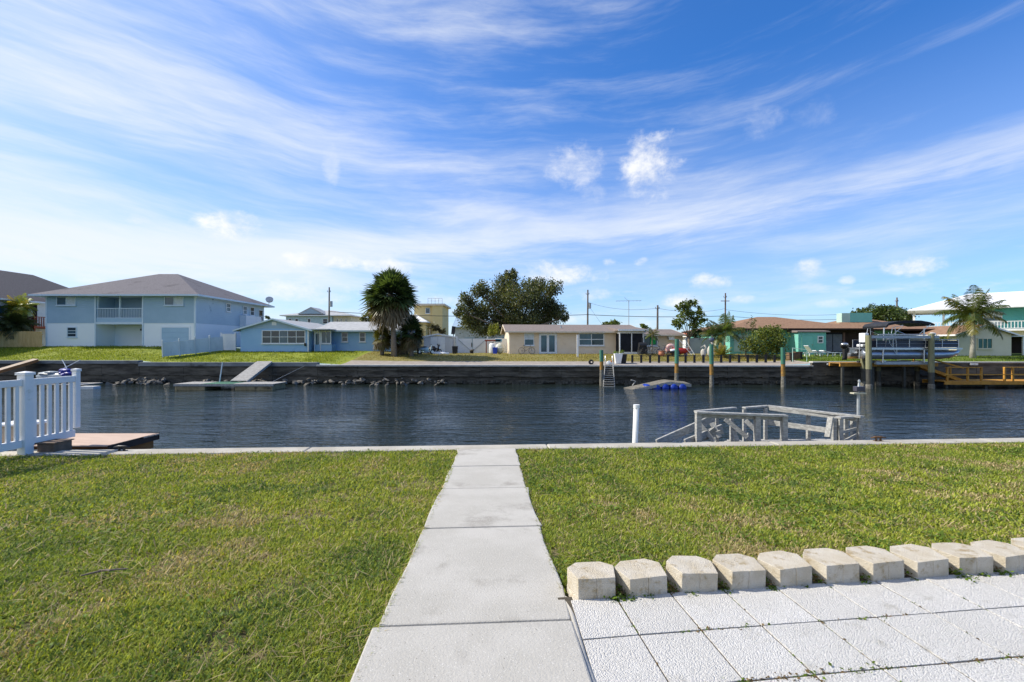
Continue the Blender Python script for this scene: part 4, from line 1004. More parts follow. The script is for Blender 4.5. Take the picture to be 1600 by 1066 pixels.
# stored things at the left end of the tan house
def put(px, d): x = XX(px, d); return x, d, fz(x, d)
x, y, z = put(770, 48.5)
t = thing('water_tank', 'white plastic tank against the tan house end wall', 'tank', (x, y, z)); obj('body', MB().tube([(0,0,0),(0,0,.1),(0,0,.95),(0,0,1.1)], [.36,.4,.4,.26], 14), PVC, t, smooth=True); obj('cap', MB().tube([(0,0,1.1),(0,0,1.18)], .1, 8), BLACK, t)
x, y, z = put(773.5, 47.6); bin_('blue_bin', 'bright blue recycling bin in front of the white tanks', x, y, .48, .66, mat('bright_blue_plastic', (.03,.07,.50), rough=.45))
x, y, z = put(781, 48.0); t = thing('water_tank', 'pale rounded tank nearest the tan house corner', 'tank', (x, y, z)); obj('body', MB().blob((0,0,.55),(.5,.45,.58),.04,4), mat('cream_plastic', (.60,.60,.50), rough=.5), t, smooth=True); obj('band', MB().ring((0,0,.6), .5, .03, 'z'), PVC, t)
x, y, z = put(770, 49.6); t = thing('lumber_rack', 'brown timber rack above the white tank', 'rack', (x, y, z))
for dx in (-.7, .7): obj('leg', MB().box(dx-.05, dx+.05, -.05, .05, 0, 1.3), REDDECK, t)
for k in range(3): obj('board', MB().box(-.85, .85, -.25+k*.17, -.1+k*.17, 1.302, 1.46), REDDECK, t)
x, y, z = put(779, 49.6); t = thing('cooler_box', 'pale blue cooler on a stand beside the timber rack', 'cooler', (x, y, z)); obj('body', MB().box(-.35,.35,-.25,.25,1.25,1.55), mat('cooler_blue', (.10,.30,.48), rough=.4), t, bevel=.03); obj('lid', MB().box(-.37,.37,-.27,.27,1.553,1.64), WHITE, t, bevel=.02); obj('stand', MB().box(-.3,.3,-.2,.2,0,1.247), VINYLD, t)
# white post on the dry lawn
x, y, z = put(902.5, 43.2); t = thing('white_post', 'white square post standing alone on the dry lawn', 'post', (x, y, z)); obj('shaft', MB().box(-.075,.075,-.075,.075,-.2,2.05), WHITE, t); obj('cap', MB().box(-.09,.09,-.09,.09,2.053,2.1), WHITE, t)
# bicycle by the wall, and two more in the clutter by the wing
def bicycle(label, x, y, z, rz, m, lean=0.0):
    t = thing('bicycle', label, 'bicycle', (x, y, z), rz)
    for wx in (-.52, .52):
        w = obj('wheel', MB().ring((wx,0,.33), .31, .02, 'y', 22, 5), BLACK, t)
        sp = MB()
        for k in range(6): a = math.pi*k/6; sp.tube([(wx-.3*math.cos(a),0,.33-.3*math.sin(a)),(wx+.3*math.cos(a),0,.33+.3*math.sin(a))], .004, 3)
        obj('spokes', sp, GALV, w)
    obj('frame', MB().tube([(-.52,0,.33),(-.1,0,.3),(.4,0,.75),(-.22,0,.72),(-.1,0,.3)], .02, 6).tube([(-.52,0,.33),(-.22,0,.72)], .015, 6).tube([(.52,0,.33),(.38,0,.9)], .02, 6), m, t)
    obj('saddle', MB().blob((-.25,0,.88),(.14,.07,.04),.05,2,1), BLACK, t); obj('handlebar', MB().tube([(.30,-.28,1.0),(.38,0,.95),(.30,.28,1.0)], .015, 6), BLACKM, t)
x, y, z = put(823, 46.3); bicycle('bicycle leaning below the small window of the tan house', x, y, z, R(5), mat('faded_bike', (.20,.15,.11), rough=.5))
x, y, z = put(1008, 44.6); bicycle('black bicycle beside the screened porch', x, y, z, R(12), BLACKM)
x, y, z = put(1022, 44.3); bicycle('grey bicycle under the small young palm', x, y, z, R(-10), GALV)
x, y, z = put(1033, 44.5); bicycle('purple-blue bicycle next to the beach clutter', x, y, z, R(20), mat('indigo_paint', (.06,.05,.16), rough=.4))
x, y, z = put(1004, 45.0); t = thing('gas_grill', 'black grill cart against the screened porch', 'grill', (x, y, z))
obj('hood', MB().tube([(-.35,0,.95),(.35,0,.95)], .28, 12), BLACKM, t); obj('cart', MB().box(-.4,.4,-.25,.25,.1,.78), BLACK, t); obj('chimney', MB().box(-.05,.05,-.05,.05,1.2,1.7), BLACKM, t)
for dx in (-.35, .35): obj('leg', MB().box(dx-.03,dx+.03,-.03,.03,0,.1), BLACK, t)
PINK = mat('faded_pink_vinyl', (.62,.36,.32), (.70,.50,.45), rough=.5); REDP = mat('red_plastic', (.50,.04,.03), rough=.45)
x, y, z = put(1034, 43.6); t = thing('clay_pot', 'terracotta pot in front of the bicycles', 'pot', (x,y,z)); obj('body', MB().tube([(0,0,0),(0,0,.25),(0,0,.5)],[.18,.32,.26],12), mat('terracotta', (.42,.17,.10), rough=.8), t, smooth=True); obj('rim', MB().ring((0,0,.5),.27,.035,'z'), MATS['terracotta'], t)
x, y, z = put(1048, 44.4); t = thing('inflatable_tube', 'faded pink round inflatable leaning in the yard clutter', 'inflatable', (x,y,z)); obj('tube', MB().ring((0,0,.62),.36,.17,'y',22,10), PINK, t, smooth=True); obj('valve', MB().tube([(0,-.2,.8),(0,-.14,.8)], .03, 6), WHITE, t)
x, y, z = put(1052, 43.7); t = thing('yard_cart', 'black wheeled cart in front of the pink inflatable', 'cart', (x,y,z)); obj('tray', MB().box(-.5,.5,-.3,.3,.3,.5), BLACK, t)
for dx in (-.35,.35): obj('wheel', MB().ring((dx,-.32,.2),.16,.04,'y',14,5), BLACK, t)
obj('load', MB().blob((-.1,0,.6),(.3,.2,.15),.3,3), WHITE, t)
x, y, z = put(1063, 44.2); t = thing('kayak', 'red plastic kayak lying in the yard clutter', 'kayak', (x,y,z), R(10))
obj('hull', MB().tube([(-1.1,0,.55),(-.8,0,.5),(0,0,.45),(.8,0,.5),(1.1,0,.58)],[.02,.22,.32,.22,.02],10), REDP, t, smooth=True); obj('seat', MB().blob((0,0,.74),(.3,.16,.06),.05,2,1), BLACK, t); obj('stand', MB().box(-.6,-.5,-.25,.25,0,.3).box(.5,.6,-.25,.25,0,.3), mat('mauve_cloth', (.30,.24,.33)), t)
x, y, z = put(1068, 43.9); t = thing('stepladder', 'white ladder leaning over the red kayak', 'ladder', (x,y,z))
for dx in (0, .42): obj('rail', MB().beam((.75+dx*.6,-.1-dx*.2,.1),(-.35+dx*1.3,.15,1.55+dx*.1),.06,.05), WHITE, t)
for k in range(6): f = .1+k*.15; obj('rung', MB().beam(Vector((.75,-.1,.1)).lerp(Vector((-.35,.15,1.55)),f), Vector((1.0,-.18,.1)).lerp(Vector((.2,.15,1.59)),f), .03,.03), WHITE, t)
obj('bracket', MB().tube([(.1,.1,1.5),(.3,.1,1.75),(.5,.1,1.72)], .02, 5), ALU, t)
# grey vinyl fence right of the wing
gf = thing('grey_fence', 'plain grey privacy fence behind the white ladder', 'fence', (XX(1072,49.5), 49.5, .55))
for k in range(2): obj('panel', MB().box(k*1.55+.03, k*1.55+1.52, -.02, .02, .03, 1.72), mat('grey_vinyl', (.36,.41,.45), (.40,.45,.49), rough=.5), gf)
for k in range(3): obj('post', MB().box(k*1.55-.05+.025, k*1.55+.05+.0, -.05, .05, -.2, 1.8), MATS['grey_vinyl'], gf)
# pale ornaments on posts by the border fence
STONE = mat('bleached_ornament', (.52,.50,.44), (.40,.38,.33), rough=.9, scale=8, bump=.5)
for (px, h, lab, dark) in ((1100, 1.35, 'pale weathered bird-shaped ornament on a post by the border fence', False), (1110.5, 1.65, 'taller pale ornament with a dark top on a post by the border fence', True)):
    x, y, z = put(px, 39.8 if dark else 39.4); t = thing('garden_ornament', lab, 'ornament', (x,y,z))
    obj('post', MB().tube([(0,0,-.2),(0,0,.55)], .07, 8), STONE, t)
    obj('body', MB().blob((-.05,0,h*.58),(.24,.2,h*.30),.25,int(px),2), STONE, t, smooth=True); obj('neck', MB().tube([(.05,0,h*.75),(.16,0,h*.95),(.02,0,h*1.08)],[.12,.08,.09],8), STONE, t, smooth=True)
    if dark: obj('top', MB().blob((.05,0,h*1.16),(.24,.2,.2),.1,3), mat('dark_blue_grey', (.08,.10,.15), rough=.6), t)
    else: obj('beak', MB().beam((.02,0,h*1.08),(-.28,0,h*.92),.05,.05), STONE, t)
# white planter with shrub, black planter, coiled hose, bundle
x, y, z = put(965.5, 38.6); t = thing('white_planter', 'tapered white planter with a clipped green plant on the far walkway', 'planter', (x,y,z)); obj('pot', MB().extrude([(-.2,-.2,0),(.2,-.2,0),(.34,-.34,.85),(-.34,-.34,.85)], (0,.5,0)), WHITE, t, bevel=.02)
q, c = leaf_cloud([((0,-.05,1.0),(.42,.3,.24))], 2200, .10, np.random.default_rng(3), [(.14,.22,.02),(.10,.17,.02)]); obj('plant', quads_mesh('plant', q, c), LEAF, t)
x, y, z = put(974, 38.9); t = thing('black_planter', 'square black planter beside the white planter', 'planter', (x,y,z)); obj('pot', MB().extrude([(-.18,-.18,0),(.18,-.18,0),(.26,-.26,.75),(-.26,-.26,.75)], (0,.42,0)), BLACK, t, bevel=.02); obj('soil', MB().box(-.22,.22,-.2,.18,.752,.77), SOIL, t)
x, y, z = put(923.5, 37.9); t = thing('coiled_hose', 'black coiled hose on the far seawall cap', 'hose', (x,y,z)); obj('coil', MB().ring((0,0,.2),.17,.05,'y',18,6), BLACK, t); obj('coil', MB().ring((.05,.06,.2),.12,.045,'y',18,6), BLACK, t)
x, y, z = put(954, 37.8); t = thing('cloth_bundle', 'small white and orange bundle on the cap by the wooden ladder', 'bundle', (x,y,z)); obj('cloth', MB().blob((0,0,.14),(.26,.16,.15),.4,7), WHITE, t); obj('cloth', MB().blob((.12,-.05,.25),(.14,.1,.09),.4,9), mat('orange_cloth', (.55,.22,.07)), t)
# low black border fence
fx0, fx1 = XX(989, 39.0), XX(1254, 39.0)
bf = thing('border_fence', 'low black post and wire border fence along the far walkway', 'fence', ((fx0+fx1)/2, 39.2, -.05)); hl = (fx1-fx0)/2
pm = MB().box(-.085,.085,-.05,.05,0,.66).mesh('post'); pm.materials.append(BLACK)
def bz(x): return fz(bf.location.x+x, 39.2)+.05
for i in range(20): x_ = -hl + 2*hl*i/19; obj('post', pm, None, bf, loc=(x_, random.uniform(-.02,.02), bz(x_)))
for z in (.1, .25, .4, .55): obj('wire', MB().tube([(-hl,0,bz(-hl)+z),(0,0,bz(0)+z),(hl,0,bz(hl)+z)], .008, 4), BLACKM, bf)
obj('rope', MB().tube([(-hl+2*hl*k/60, -.06, bz(-hl+2*hl*k/60)+.60-.03*math.sin(math.pi*((k%3)/3))) for k in range(61)], .018, 5), BLACK, bf)
# pipe handrail, lounge chairs, brown crates by the green house
x, y, z = put(1254, 38.2); t = thing('pipe_handrail', 'pale green pipe handrail at the corner of the far seawall', 'handrail', (x,y,z)); obj('rail', MB().tube([(-.75,.2,1.15),(.35,0,1.0),(.35,0,-.1)], .03, 6), GREENL, t); obj('post', MB().tube([(-.7,.2,0),(-.7,.2,1.14)], .03, 6), GREENL, t)
for (px, lab) in ((1272, 'white lounge chair with raised back against the green lean-to'), (1288, 'flat white slatted lounge chair in the middle on the lawn'), (1300, 'white slatted lounge chair nearest the outboard motor')):
    x, y, z = put(px, 42.6); t = thing('lounge_chair', lab, 'lounge chair', (x,y,z), R(8), 'white lounge chairs')
    for dx in (-.7, .6):
        for dy in (-.28, .28): obj('leg', MB().box(dx-.04,dx+.04,dy-.03,dy+.03,0,.32), WHITE, t)
    obj('frame', MB().box(-.85,.85,-.32,-.27,.3,.36).box(-.85,.85,.27,.32,.3,.36), WHITE, t)
    for k in range(8): obj('slat', MB().box(-.3+k*.145,-.2+k*.145,-.265,.265,.32,.35), WHITE, t)
    a = R(50 if px == 1272 else 12)
    obj('backrest', MB().beam((-.32,0,.36),(-.32-.8*math.cos(a),0,.36+.8*math.sin(a)),.54,.05), WHITE, t)
for (px, lab) in ((1236, 'dark wicker crate left in front of the green lean-to'), (1246, 'brown wicker basket in front of the green lean-to')):
    x, y, z = put(px, 39.9); t = thing('wicker_crate', lab, 'crate', (x,y,z)); obj('body', MB().box(-.3,.3,-.25,.25,0,.55), mat('wicker', (.22,.14,.08), (.12,.075,.045), rough=.9, scale=14), t, bevel=.03); obj('rim', MB().box(-.33,.33,-.28,.28,.552,.62), MATS['wicker'], t)
t = thing('white_bracket', 'white bumper plate on the far seawall left of the boat dock', 'bumper', (XX(1299,36.6), far_d(XX(1299,36.6))-.08, ZZ(569.5,36.6))); obj('plate', MB().box(-.26,.26,-.06,.05,-.07,.07), PVC, t, bevel=.02); obj('bolt', MB().tube([(0,-.08,0),(0,-.05,0)], .03, 6), GALV, t)
t = thing('white_bracket', 'white bumper plate on the far seawall beside the golden ramp', 'bumper', (XX(1523,36.4), far_d(XX(1523,36.4))-.08, ZZ(569.5,36.4))); obj('plate', MB().box(-.3,.3,-.06,.05,-.07,.07), PVC, t, bevel=.02); obj('bolt', MB().tube([(0,-.08,0),(0,-.05,0)], .03, 6), GALV, t)
# utility poles, wires, aerial
def pole(px, d, py, label, tf=False, arm=False):
    x = XX(px, d); t = thing('utility_pole', label, 'utility pole', (x, d, .3)); h = ZZ(py, d)-.3
    obj('shaft', MB().tube([(0,0,-.5),(.05,0,h)], [.17,.11], 8), UTIL, t)
    if tf: obj('transformer', MB().tube([(.35,0,h*.70),(.35,0,h*.70+.9)], .24, 10), GALV, t); obj('bracket', MB().box(0,.35,-.05,.05,h*.74,h*.76), GALV, t)
    if arm: obj('crossarm', MB().box(-.7,.7,-.06,.06,h*.86,h*.86+.1), UTIL, t)
    for k in (-.25, .25): obj('insulator', MB().tube([(k,0,h*.93),(k,0,h*.93+.22)], .05, 6), GALV, t)
    obj('insulator_bracket', MB().box(-.27,.27,-.03,.03,h*.925,h*.93-.002), GALV, t)
    return Vector((x, d, h+.3))
pa = pole(514, 75, 449, 'wooden utility pole behind the low blue house', True); pb = pole(918, 75, 453, 'wooden utility pole with transformer behind the tan house', True)
pc = pole(1027, 60, 477, 'plain wooden pole behind the tan house wing'); pd = pole(1133, 75, 458, 'wooden utility pole behind the feather palms', False, True); pe = pole(1401, 75, 465, 'wooden utility pole behind the broad far tree', True); pg = pole(1341, 78, 481, 'short utility pole left of the broad far tree')
def wire(a, b, sag, label, r=.022):
    t = MB().tube([a.lerp(b, k/16) - Vector((0,0,sag*4*(k/16)*(1-k/16))) for k in range(17)], r, 5); tag(obj('overhead_wire', t, WIRE), label, 'wire')
def low(p, z): return Vector((p.x, p.y-.2, z))
wire(low(pa, 6.9), low(pb, 6.4), .5, 'thick overhead cable passing behind the tall palm and oak', .045); wire(low(pb, 6.4), low(pd, 6.2), .25, 'thick overhead cable above the tan house roof', .045)
wire(low(pd, 6.2), low(pe, 6.3), .7, 'overhead cable above the green house roof', .03); wire(low(pd, 7.2), low(pe, 7.4), 1.0, 'upper overhead cable above the green house roof', .02)
wire(Vector((pb.x, pb.y, pb.z-2)), Vector((pc.x, pc.y, pc.z-.4)), .6, 'thin service cable from the transformer pole to the plain pole', .018); wire(Vector((pc.x, pc.y, pc.z-.4)), Vector((pd.x, pd.y, 7.4)), .5, 'thin service cable from the plain pole towards the palms', .018)
wire(Vector((pb.x+.1, pb.y, pb.z-2.5)), Vector((pb.x+5.5, pb.y+2, 1.0)), .0, 'guy wire of the transformer pole', .015)
wire(low(pe, 7.0), Vector((XX(1700,75), 75, 6.5)), .5, 'overhead cable right of the pole behind the far tree', .02)
xa = XX(982.5, 53); t = thing('tv_aerial', 'old television aerial on a mast above the tan house', 'aerial', (xa, 53, 2.6)); ha = ZZ(470.5, 53)-2.6
obj('mast', MB().tube([(0,0,0),(0,0,ha+.1)], .035, 6), GALV, t); obj('boom', MB().tube([(-1.5,0,ha),(1.45,0,ha+.05)], .02, 5), GALV, t)
for k in range(8): xx = -1.35+k*.38; obj('element', MB().tube([(xx,-.5+.03*k,ha),(xx,.5-.03*k,ha)], .01, 4), GALV, t)
obj('element', MB().tube([(-.05,0,ha),(-.5,.1,ha+.45)], .015, 4), GALV, t)

# mooring piles with green wraps
PGREEN = mat('green_pile_wrap', (.045,.16,.11), (.06,.20,.14), rough=.5, scale=4, stretch=(2,2,.5)); PRUST = mat('rusty_pile_band', (.34,.20,.05), (.22,.12,.035), rough=.9, scale=6, stain=((.12,.10,.06), 5, .58))
PALE = mat('barnacled_pile', (.22,.21,.18), (.11,.105,.09), rough=.95, scale=9, bump=1, bscale=18); PTREAT = mat('greenish_treated_pile', (.19,.195,.105), (.25,.245,.15), rough=.85, scale=3, stretch=(3,3,.5)); PDARK = mat('dark_wet_pile', (.045,.045,.04), (.07,.07,.06), rough=.6, scale=5)
def pile(px, d, ytop, y1, y2, label, r=.15, mats=(PGREEN, PRUST, PALE)):
    x = XX(px, d); t = thing('mooring_pile', label, 'pile', (x, d, WATER_Z)); a, b, c = ZZ(ytop,d)-WATER_Z, ZZ(y1,d)-WATER_Z, ZZ(y2,d)-WATER_Z; rr_ = random.Random(px); lx = rr_.uniform(-.05,.05)
    obj('wrap', MB().tube([(lx*.5,0,b),(lx,0,a)], [r*1.03,r], 12), mats[0], t, smooth=False); obj('mid_section', MB().tube([(lx*.2,0,c),(lx*.5,0,b-.002)], r*.97, 12), mats[1], t)
    obj('foot', MB().tube([(0,0,-1.0),(0,0,.25),(lx*.2,0,c-.002)], [r*1.15,r*1.12,r*.95], 10), mats[2], t)
pile(940, 36.0, 547, 565, 578, 'green-topped mooring pile beside the wooden ladder'); pile(1057, 34.8, 530, 568, 583, 'tallest green-topped mooring pile behind the sunken float'); pile(1112, 34.8, 538, 569, 586, 'green-topped mooring pile in front of the pale ornaments'); pile(1224, 34.8, 543, 569, 588, 'green-topped mooring pile in front of the big rounded bush')
LM = (PTREAT, PDARK, PALE)
pile(1358, 33.6, 524, 577, 600, 'tall front lift pile at the stern of the pontoon boat', .19, LM); pile(1455, 33.6, 521, 582, 600, 'tall front lift pile at the bow of the pontoon boat', .19, LM); pile(1349, 35.3, 560, 576, 596, 'short cut-off pile under the pontoon boat stern', .17, LM); pile(1372, 36.2, 566, 580, 597, 'rear lift pile at the stern behind the pontoon boat', .17, LM); pile(1433, 36.2, 566, 580, 597, 'rear lift pile at the bow behind the pontoon boat', .17, LM)
# wooden gangway ladder at the mid wall
t = thing('dock_ladder', 'steep wooden ladder down the far seawall beside a green pile', 'ladder', (XX(951,37), 37.0, WATER_Z)); tp0, tp1 = P(946,568,37.1)-t.location, P(957,568,37.1)-t.location; bt0, bt1 = P(942,606,35.2)-t.location, P(961,606,35.2)-t.location
for (a, b) in ((tp0, bt0), (tp1, bt1)): obj('rail', MB().beam(a+Vector((0,0,.3)), b-Vector((0,0,.3)), .06, .12), GREYW, t)
for k in range(11): f = .05+k*.09; obj('tread', MB().beam(tp0.lerp(bt0,f), tp1.lerp(bt1,f), .16, .035), GREYW, t)
for a in (tp0, tp1): obj('hand_loop', MB().tube([a+Vector((0,0,.25)), a+Vector((.05,.3,.6)), a+Vector((.1,.6,.1))], .025, 6), ALU, t)
# sunken float on blue barrels
t = thing('sunken_float', 'tilted half-sunken grey float riding on blue barrels', 'float', (XX(1020,33.6), 33.6, WATER_Z)); o_ = Vector(t.location)
A1, A2, A3 = P(964,614,32.7)-o_, P(1045,596.5,33.2)-o_, P(1080,600,33.2)-o_; back = Vector((0,1.3,.07))
for i in range(14):
    f0, f1 = i/14, (i+.9)/14
    g_ = lambda f: (A1.lerp(A2, f/.69) if f < .69 else A2.lerp(A3, (f-.69)/.31))
    obj('plank', MB().extrude([g_(f0), g_(f1), g_(f1)+back, g_(f0)+back], (0,0,-.05)), mat('algae_deck_board', (.13,.12,.095), (.20,.185,.155), rough=.9, scale=4), t)
obj('skirt', MB().extrude([A1-Vector((0,.03,.02)), A2-Vector((0,.03,.02)), A2-Vector((0,.03,.24)), A1-Vector((0,.03,.2))], (0,.04,0)), GREYW, t); obj('skirt', MB().extrude([A2-Vector((0,.03,.02)), A3-Vector((0,.03,.02)), A3-Vector((0,.03,.22)), A2-Vector((0,.03,.24))], (0,.04,0)), GREYW, t)
BARREL = mat('blue_barrel', (.010,.035,.28), (.014,.05,.36), rough=.35, scale=3)
for k in range(5):
    c = P(1013+k*13.5, 607.3+(-.4*k if k < 3 else -.8), 33.1)-o_; obj('barrel', MB().tube([c-Vector((0,.05,0)), c+Vector((0,.05,0)), c+Vector((0,.8,0)), c+Vector((0,.9,0))], [.24,.29,.29,.24], 14), BARREL, t, smooth=True)
obj('broken_cleat', MB().tube([P(988,603,33.2)-o_, P(993,596,33.2)-o_, P(986,594,33.2)-o_], .05, 5), GREYW, t)
# left floating dock with its ramp
t = thing('floating_dock', 'flat floating dock with a green centre panel below the low blue house', 'dock', (-20.2, 33.2, WATER_Z)); 
for i in range(22): x0 = -3.5+i*.318; obj('plank', MB().box(x0, x0+.30, -.9, 1.0, .40, .45), mat('green_dock_board', (.04,.13,.08), (.05,.16,.10), rough=.8) if 6 <= i <= 12 else GREYW2, t)
obj('side_beam', MB().box(-3.5,3.48,-.95,-.905,.28,.44), GREYW, t); obj('side_beam', MB().box(-3.5,3.48,1.005,1.05,.28,.44), GREYW, t)
FOAM = mat('stained_foam_float', (.32,.26,.15), (.22,.17,.09), rough=.9, scale=3, stain=((.05,.045,.03), 2.5, .55))
for (a, b) in ((-3.45,-1.35),(.75,3.4)): obj('foam_float', MB().box(a, b, -.88, .98, -.15, .395), FOAM, t, bevel=.04)
tag(obj('dock_pole', MB().tube([P(343,597,33.2), P(347.5,566,33.4)], .045, 6), PVC), 'thin white pole standing on the floating dock', 'pole')
t = thing('gangway', 'grey plank gangway from the far seawall to the floating dock', 'gangway', (-20.3, 36, -.3)); o_ = Vector(t.location); a, b = Vector((-20.35, 37.9, .16))-o_, Vector((-20.1, 33.9, -1.12))-o_
for k in range(16): f = k/16; p, q = a.lerp(b, f), a.lerp(b, f+.056); obj('plank', MB().extrude([p+Vector((-.58,0,0)), p+Vector((.58,0,0)), q+Vector((.58,0,0)), q+Vector((-.58,0,0))], (0,0,.04)), GREYW2, t)
for s_ in (-.6,.6): obj('stringer', MB().beam(a+Vector((s_,0,-.06)), b+Vector((s_,0,-.06)), .05, .18), GREYW, t)
tag(obj('mooring_rope', MB().tube([P(482,569,38.2), P(455,582,36.5), P(425,597,34)], .02, 5), GREYW), 'slack mooring rope from the far seawall to the floating dock', 'rope')
# left brown ramp, kayak under a blue cover
t = thing('wooden_ramp', 'bleached brown wooden ramp at the far left seawall', 'ramp', (-40.3, 37, -.4)); o_ = Vector(t.location); a, b = Vector((-39.6, 38.3, .34))-o_, Vector((-41.6, 34.6, -1.25))-o_
w_ = (b-a).cross(Vector((0,0,1))).normalized()*.65
for k in range(18): f = k/18; p, q = a.lerp(b,f), a.lerp(b,f+.05); obj('plank', MB().extrude([p-w_, p+w_, q+w_, q-w_], (0,0,.05)), RAMPW, t)
for s_ in (-1,1): obj('stringer', MB().beam(a+w_*s_*.97+Vector((0,0,-.08)), b+w_*s_*.97+Vector((0,0,-.08)), .07, .22), BRWOOD, t)
t = thing('floating_dock', 'narrow grey float at the far left behind the white fence', 'dock', (-35.5, 34.6, WATER_Z))
for i in range(20): obj('plank', MB().box(-4+i*.4, -3.62+i*.4, -.9, .9, .22, .28), GREYW2, t)
obj('foam_float', MB().box(-3.95,3.95,-.85,.85,-.15,.215), FOAM, t)
t = thing('covered_dinghy', 'grey dinghy with bright blue cover behind the white fence', 'boat', (XX(88,34.6), 34.6, WATER_Z+.3)); ux = Vector((1,0,0))
obj('hull', MB().tube([(-1.5,0,.55),(-1.1,0,.42),(0,0,.36),(1.0,0,.40),(1.3,0,.45)],[.05,.36,.48,.44,.36],12), mat('grey_hull', (.22,.27,.32), rough=.4), t, smooth=True)
obj('cover', MB().blob((.85,0,.80),(.6,.42,.25),.35,12,3), mat('royal_blue_tarp', (.02,.035,.30), rough=.5), t); obj('cover', MB().blob((-.4,0,.75),(.9,.42,.16),.3,15,3), MATS['grey_hull'], t)
for (a, b) in (((.05,-.2,.75),(1.7,.1,1.75)), ((1.0,-.2,1.1),(.35,.1,1.75))): obj('oar', MB().tube([a,b], .035, 6), PVC, t)
tag(obj('foam_float_block', MB().box(0,1.1,-.3,.3,0,.18), PVC, None, loc=(XX(128,33.5), 33.5, WATER_Z)), 'white foam block floating right of the covered dinghy', 'float')

# golden dock along the right wall
gd_ = thing('timber_landing', 'golden timber landing along the seawall under the pontoon boat', 'dock', (28.0, 36.0, -.1))
for i in range(30): x0 = -2.9+i*.25; obj('plank', MB().box(x0, x0+.235, -.75, .55, .22, .27), YWOOD if i%3 else mat('worn_golden_board', (.40,.24,.08), (.30,.17,.05), rough=.8), gd_)
for y in (-.7,.45): obj('beam', MB().box(-2.9,4.6,y-.06,y+.06,.0,.215), YWOOD, gd_)
for x in (-2.7,-.4,2.0,4.4): obj('leg', MB().box(x-.08,x+.08,-.8,-.64,-2.5,-.005), PDARK, gd_)
lo = thing('timber_dock', 'low golden timber dock with rails at the right edge', 'dock', (36.0, 34.6, -1.15))
for i in range(36): x0 = -4.4+i*.3; obj('plank', MB().box(x0, x0+.285, -.9, .9, 0, .05), YWOOD, lo)
for y in (-.92,.88): obj('rim_beam', MB().box(-4.4,6.4,y-.03,y+.03,-.2,-.004), YWOOD, lo)
for x in (-4.1,-2.6,-1.6,.1,.7,2.6,4.6):
    obj('post', MB().box(x-.055,x+.055,-.88,-.77,.052,1.02), YWOOD, lo)
for x in (-3.9,-1.0,2.0,5.0): obj('leg', MB().box(x-.09,x+.09,-.6,-.42,-1.5,-.21), PDARK, lo)
obj('top_rail', MB().box(-4.2,-1.55,-.9,-.75,1.022,1.08), YWOOD, lo); obj('top_rail', MB().box(.05,6.4,-.9,-.75,1.022,1.08), YWOOD, lo)
obj('mid_rail', MB().box(-4.4,-1.7,-.92,-.885,.48,.58), YWOOD, lo); obj('mid_rail', MB().box(.6,6.4,-.92,-.885,.48,.58), YWOOD, lo); obj('mid_rail', MB().box(-1.5,.6,-.92,-.885,.5,.56), YWOOD, lo)
rp = thing('gangway', 'golden sloping gangway from the landing to the low dock', 'gangway', (32.5, 35.4, -.4)); o_ = Vector(rp.location); a, b = Vector((31.0, 35.9, .22))-o_, Vector((33.9, 34.9, -1.08))-o_
w_ = (b-a).cross(Vector((0,0,1))).normalized()*.5
for k in range(14): f = k/14; p, q = a.lerp(b,f), a.lerp(b,f+.065); obj('plank', MB().extrude([p-w_, p+w_, q+w_, q-w_], (0,0,.04)), YWOOD, rp)
for s_ in (-1,1): obj('stringer', MB().beam(a+w_*s_*1.05+Vector((0,0,-.1)), b+w_*s_*1.05+Vector((0,0,-.1)), .06, .2), YWOOD, rp)
obj('handrail', MB().beam(Vector((32.0,36.0,.62))-o_, Vector((34.2,34.9,-.20))-o_, .1, .1), YWOOD, rp)
for f in (.15,.9): p = a.lerp(b,f)+w_*-1.05; obj('rail_post', MB().beam(p, p+Vector((0,0,.85)), .08,.08), YWOOD, rp)

# boat lift and pontoon boat
bl = thing('boat_lift', 'grey steel boat lift carrying the pontoon boat', 'boat lift', (28.6, 33.6, WATER_Z)); lz = lambda py: ZZ(py,33.6)-WATER_Z
obj('top_beam', MB().box(-2.5,2.45,-.12,.12,lz(529),lz(524.5)), GALV, bl); obj('cable_drum', MB().tube([(-1.9,.0,lz(523)),(1.6,0,lz(523))], .045, 6), GALV, bl); obj('motor_cover', MB().blob((2.05,0,lz(522)),(.25,.15,.12),.05,3), PVC, bl)
for y in (.45, 2.2): obj('cradle_beam', MB().box(-1.75,2.3,y-.1,y+.1,lz(570),lz(565.5)), GALV, bl)
for x in (-1.15,.6+.95): obj('bunk', MB().box(x-.08,x+.08,.3,2.4,lz(565.4),lz(563.8)), ALU, bl)
for (x, yb) in ((-1.35,512),(1.7,513)): obj('guide_pole', MB().tube([(x,-.02+.3,lz(567)),(x+(.12 if x < 0 else 0),.3,lz(yb))], .045, 8), ALU, bl)
for (x0, x1) in ((-1.2,-1.2),(1.7,1.7)): obj('cable', MB().tube([(x0,.1,lz(527)),(x1,.42,lz(566))], .012, 4), GALV, bl)
bt = thing('pontoon_boat', 'grey pontoon boat with a folded black canopy and outboard motor on the lift', 'boat', (28.9, 35.0, 0)); Zb = lambda py: ZZ(py, 34.9); XB = lambda px: XX(px, 34.9)-28.9
TUBE = mat('pontoon_aluminium', (.40,.43,.47), (.33,.36,.40), rough=.28, scale=2, metal=.75); NAVY = mat('navy_panel', (.028,.035,.055), (.035,.045,.07), rough=.35, scale=2)
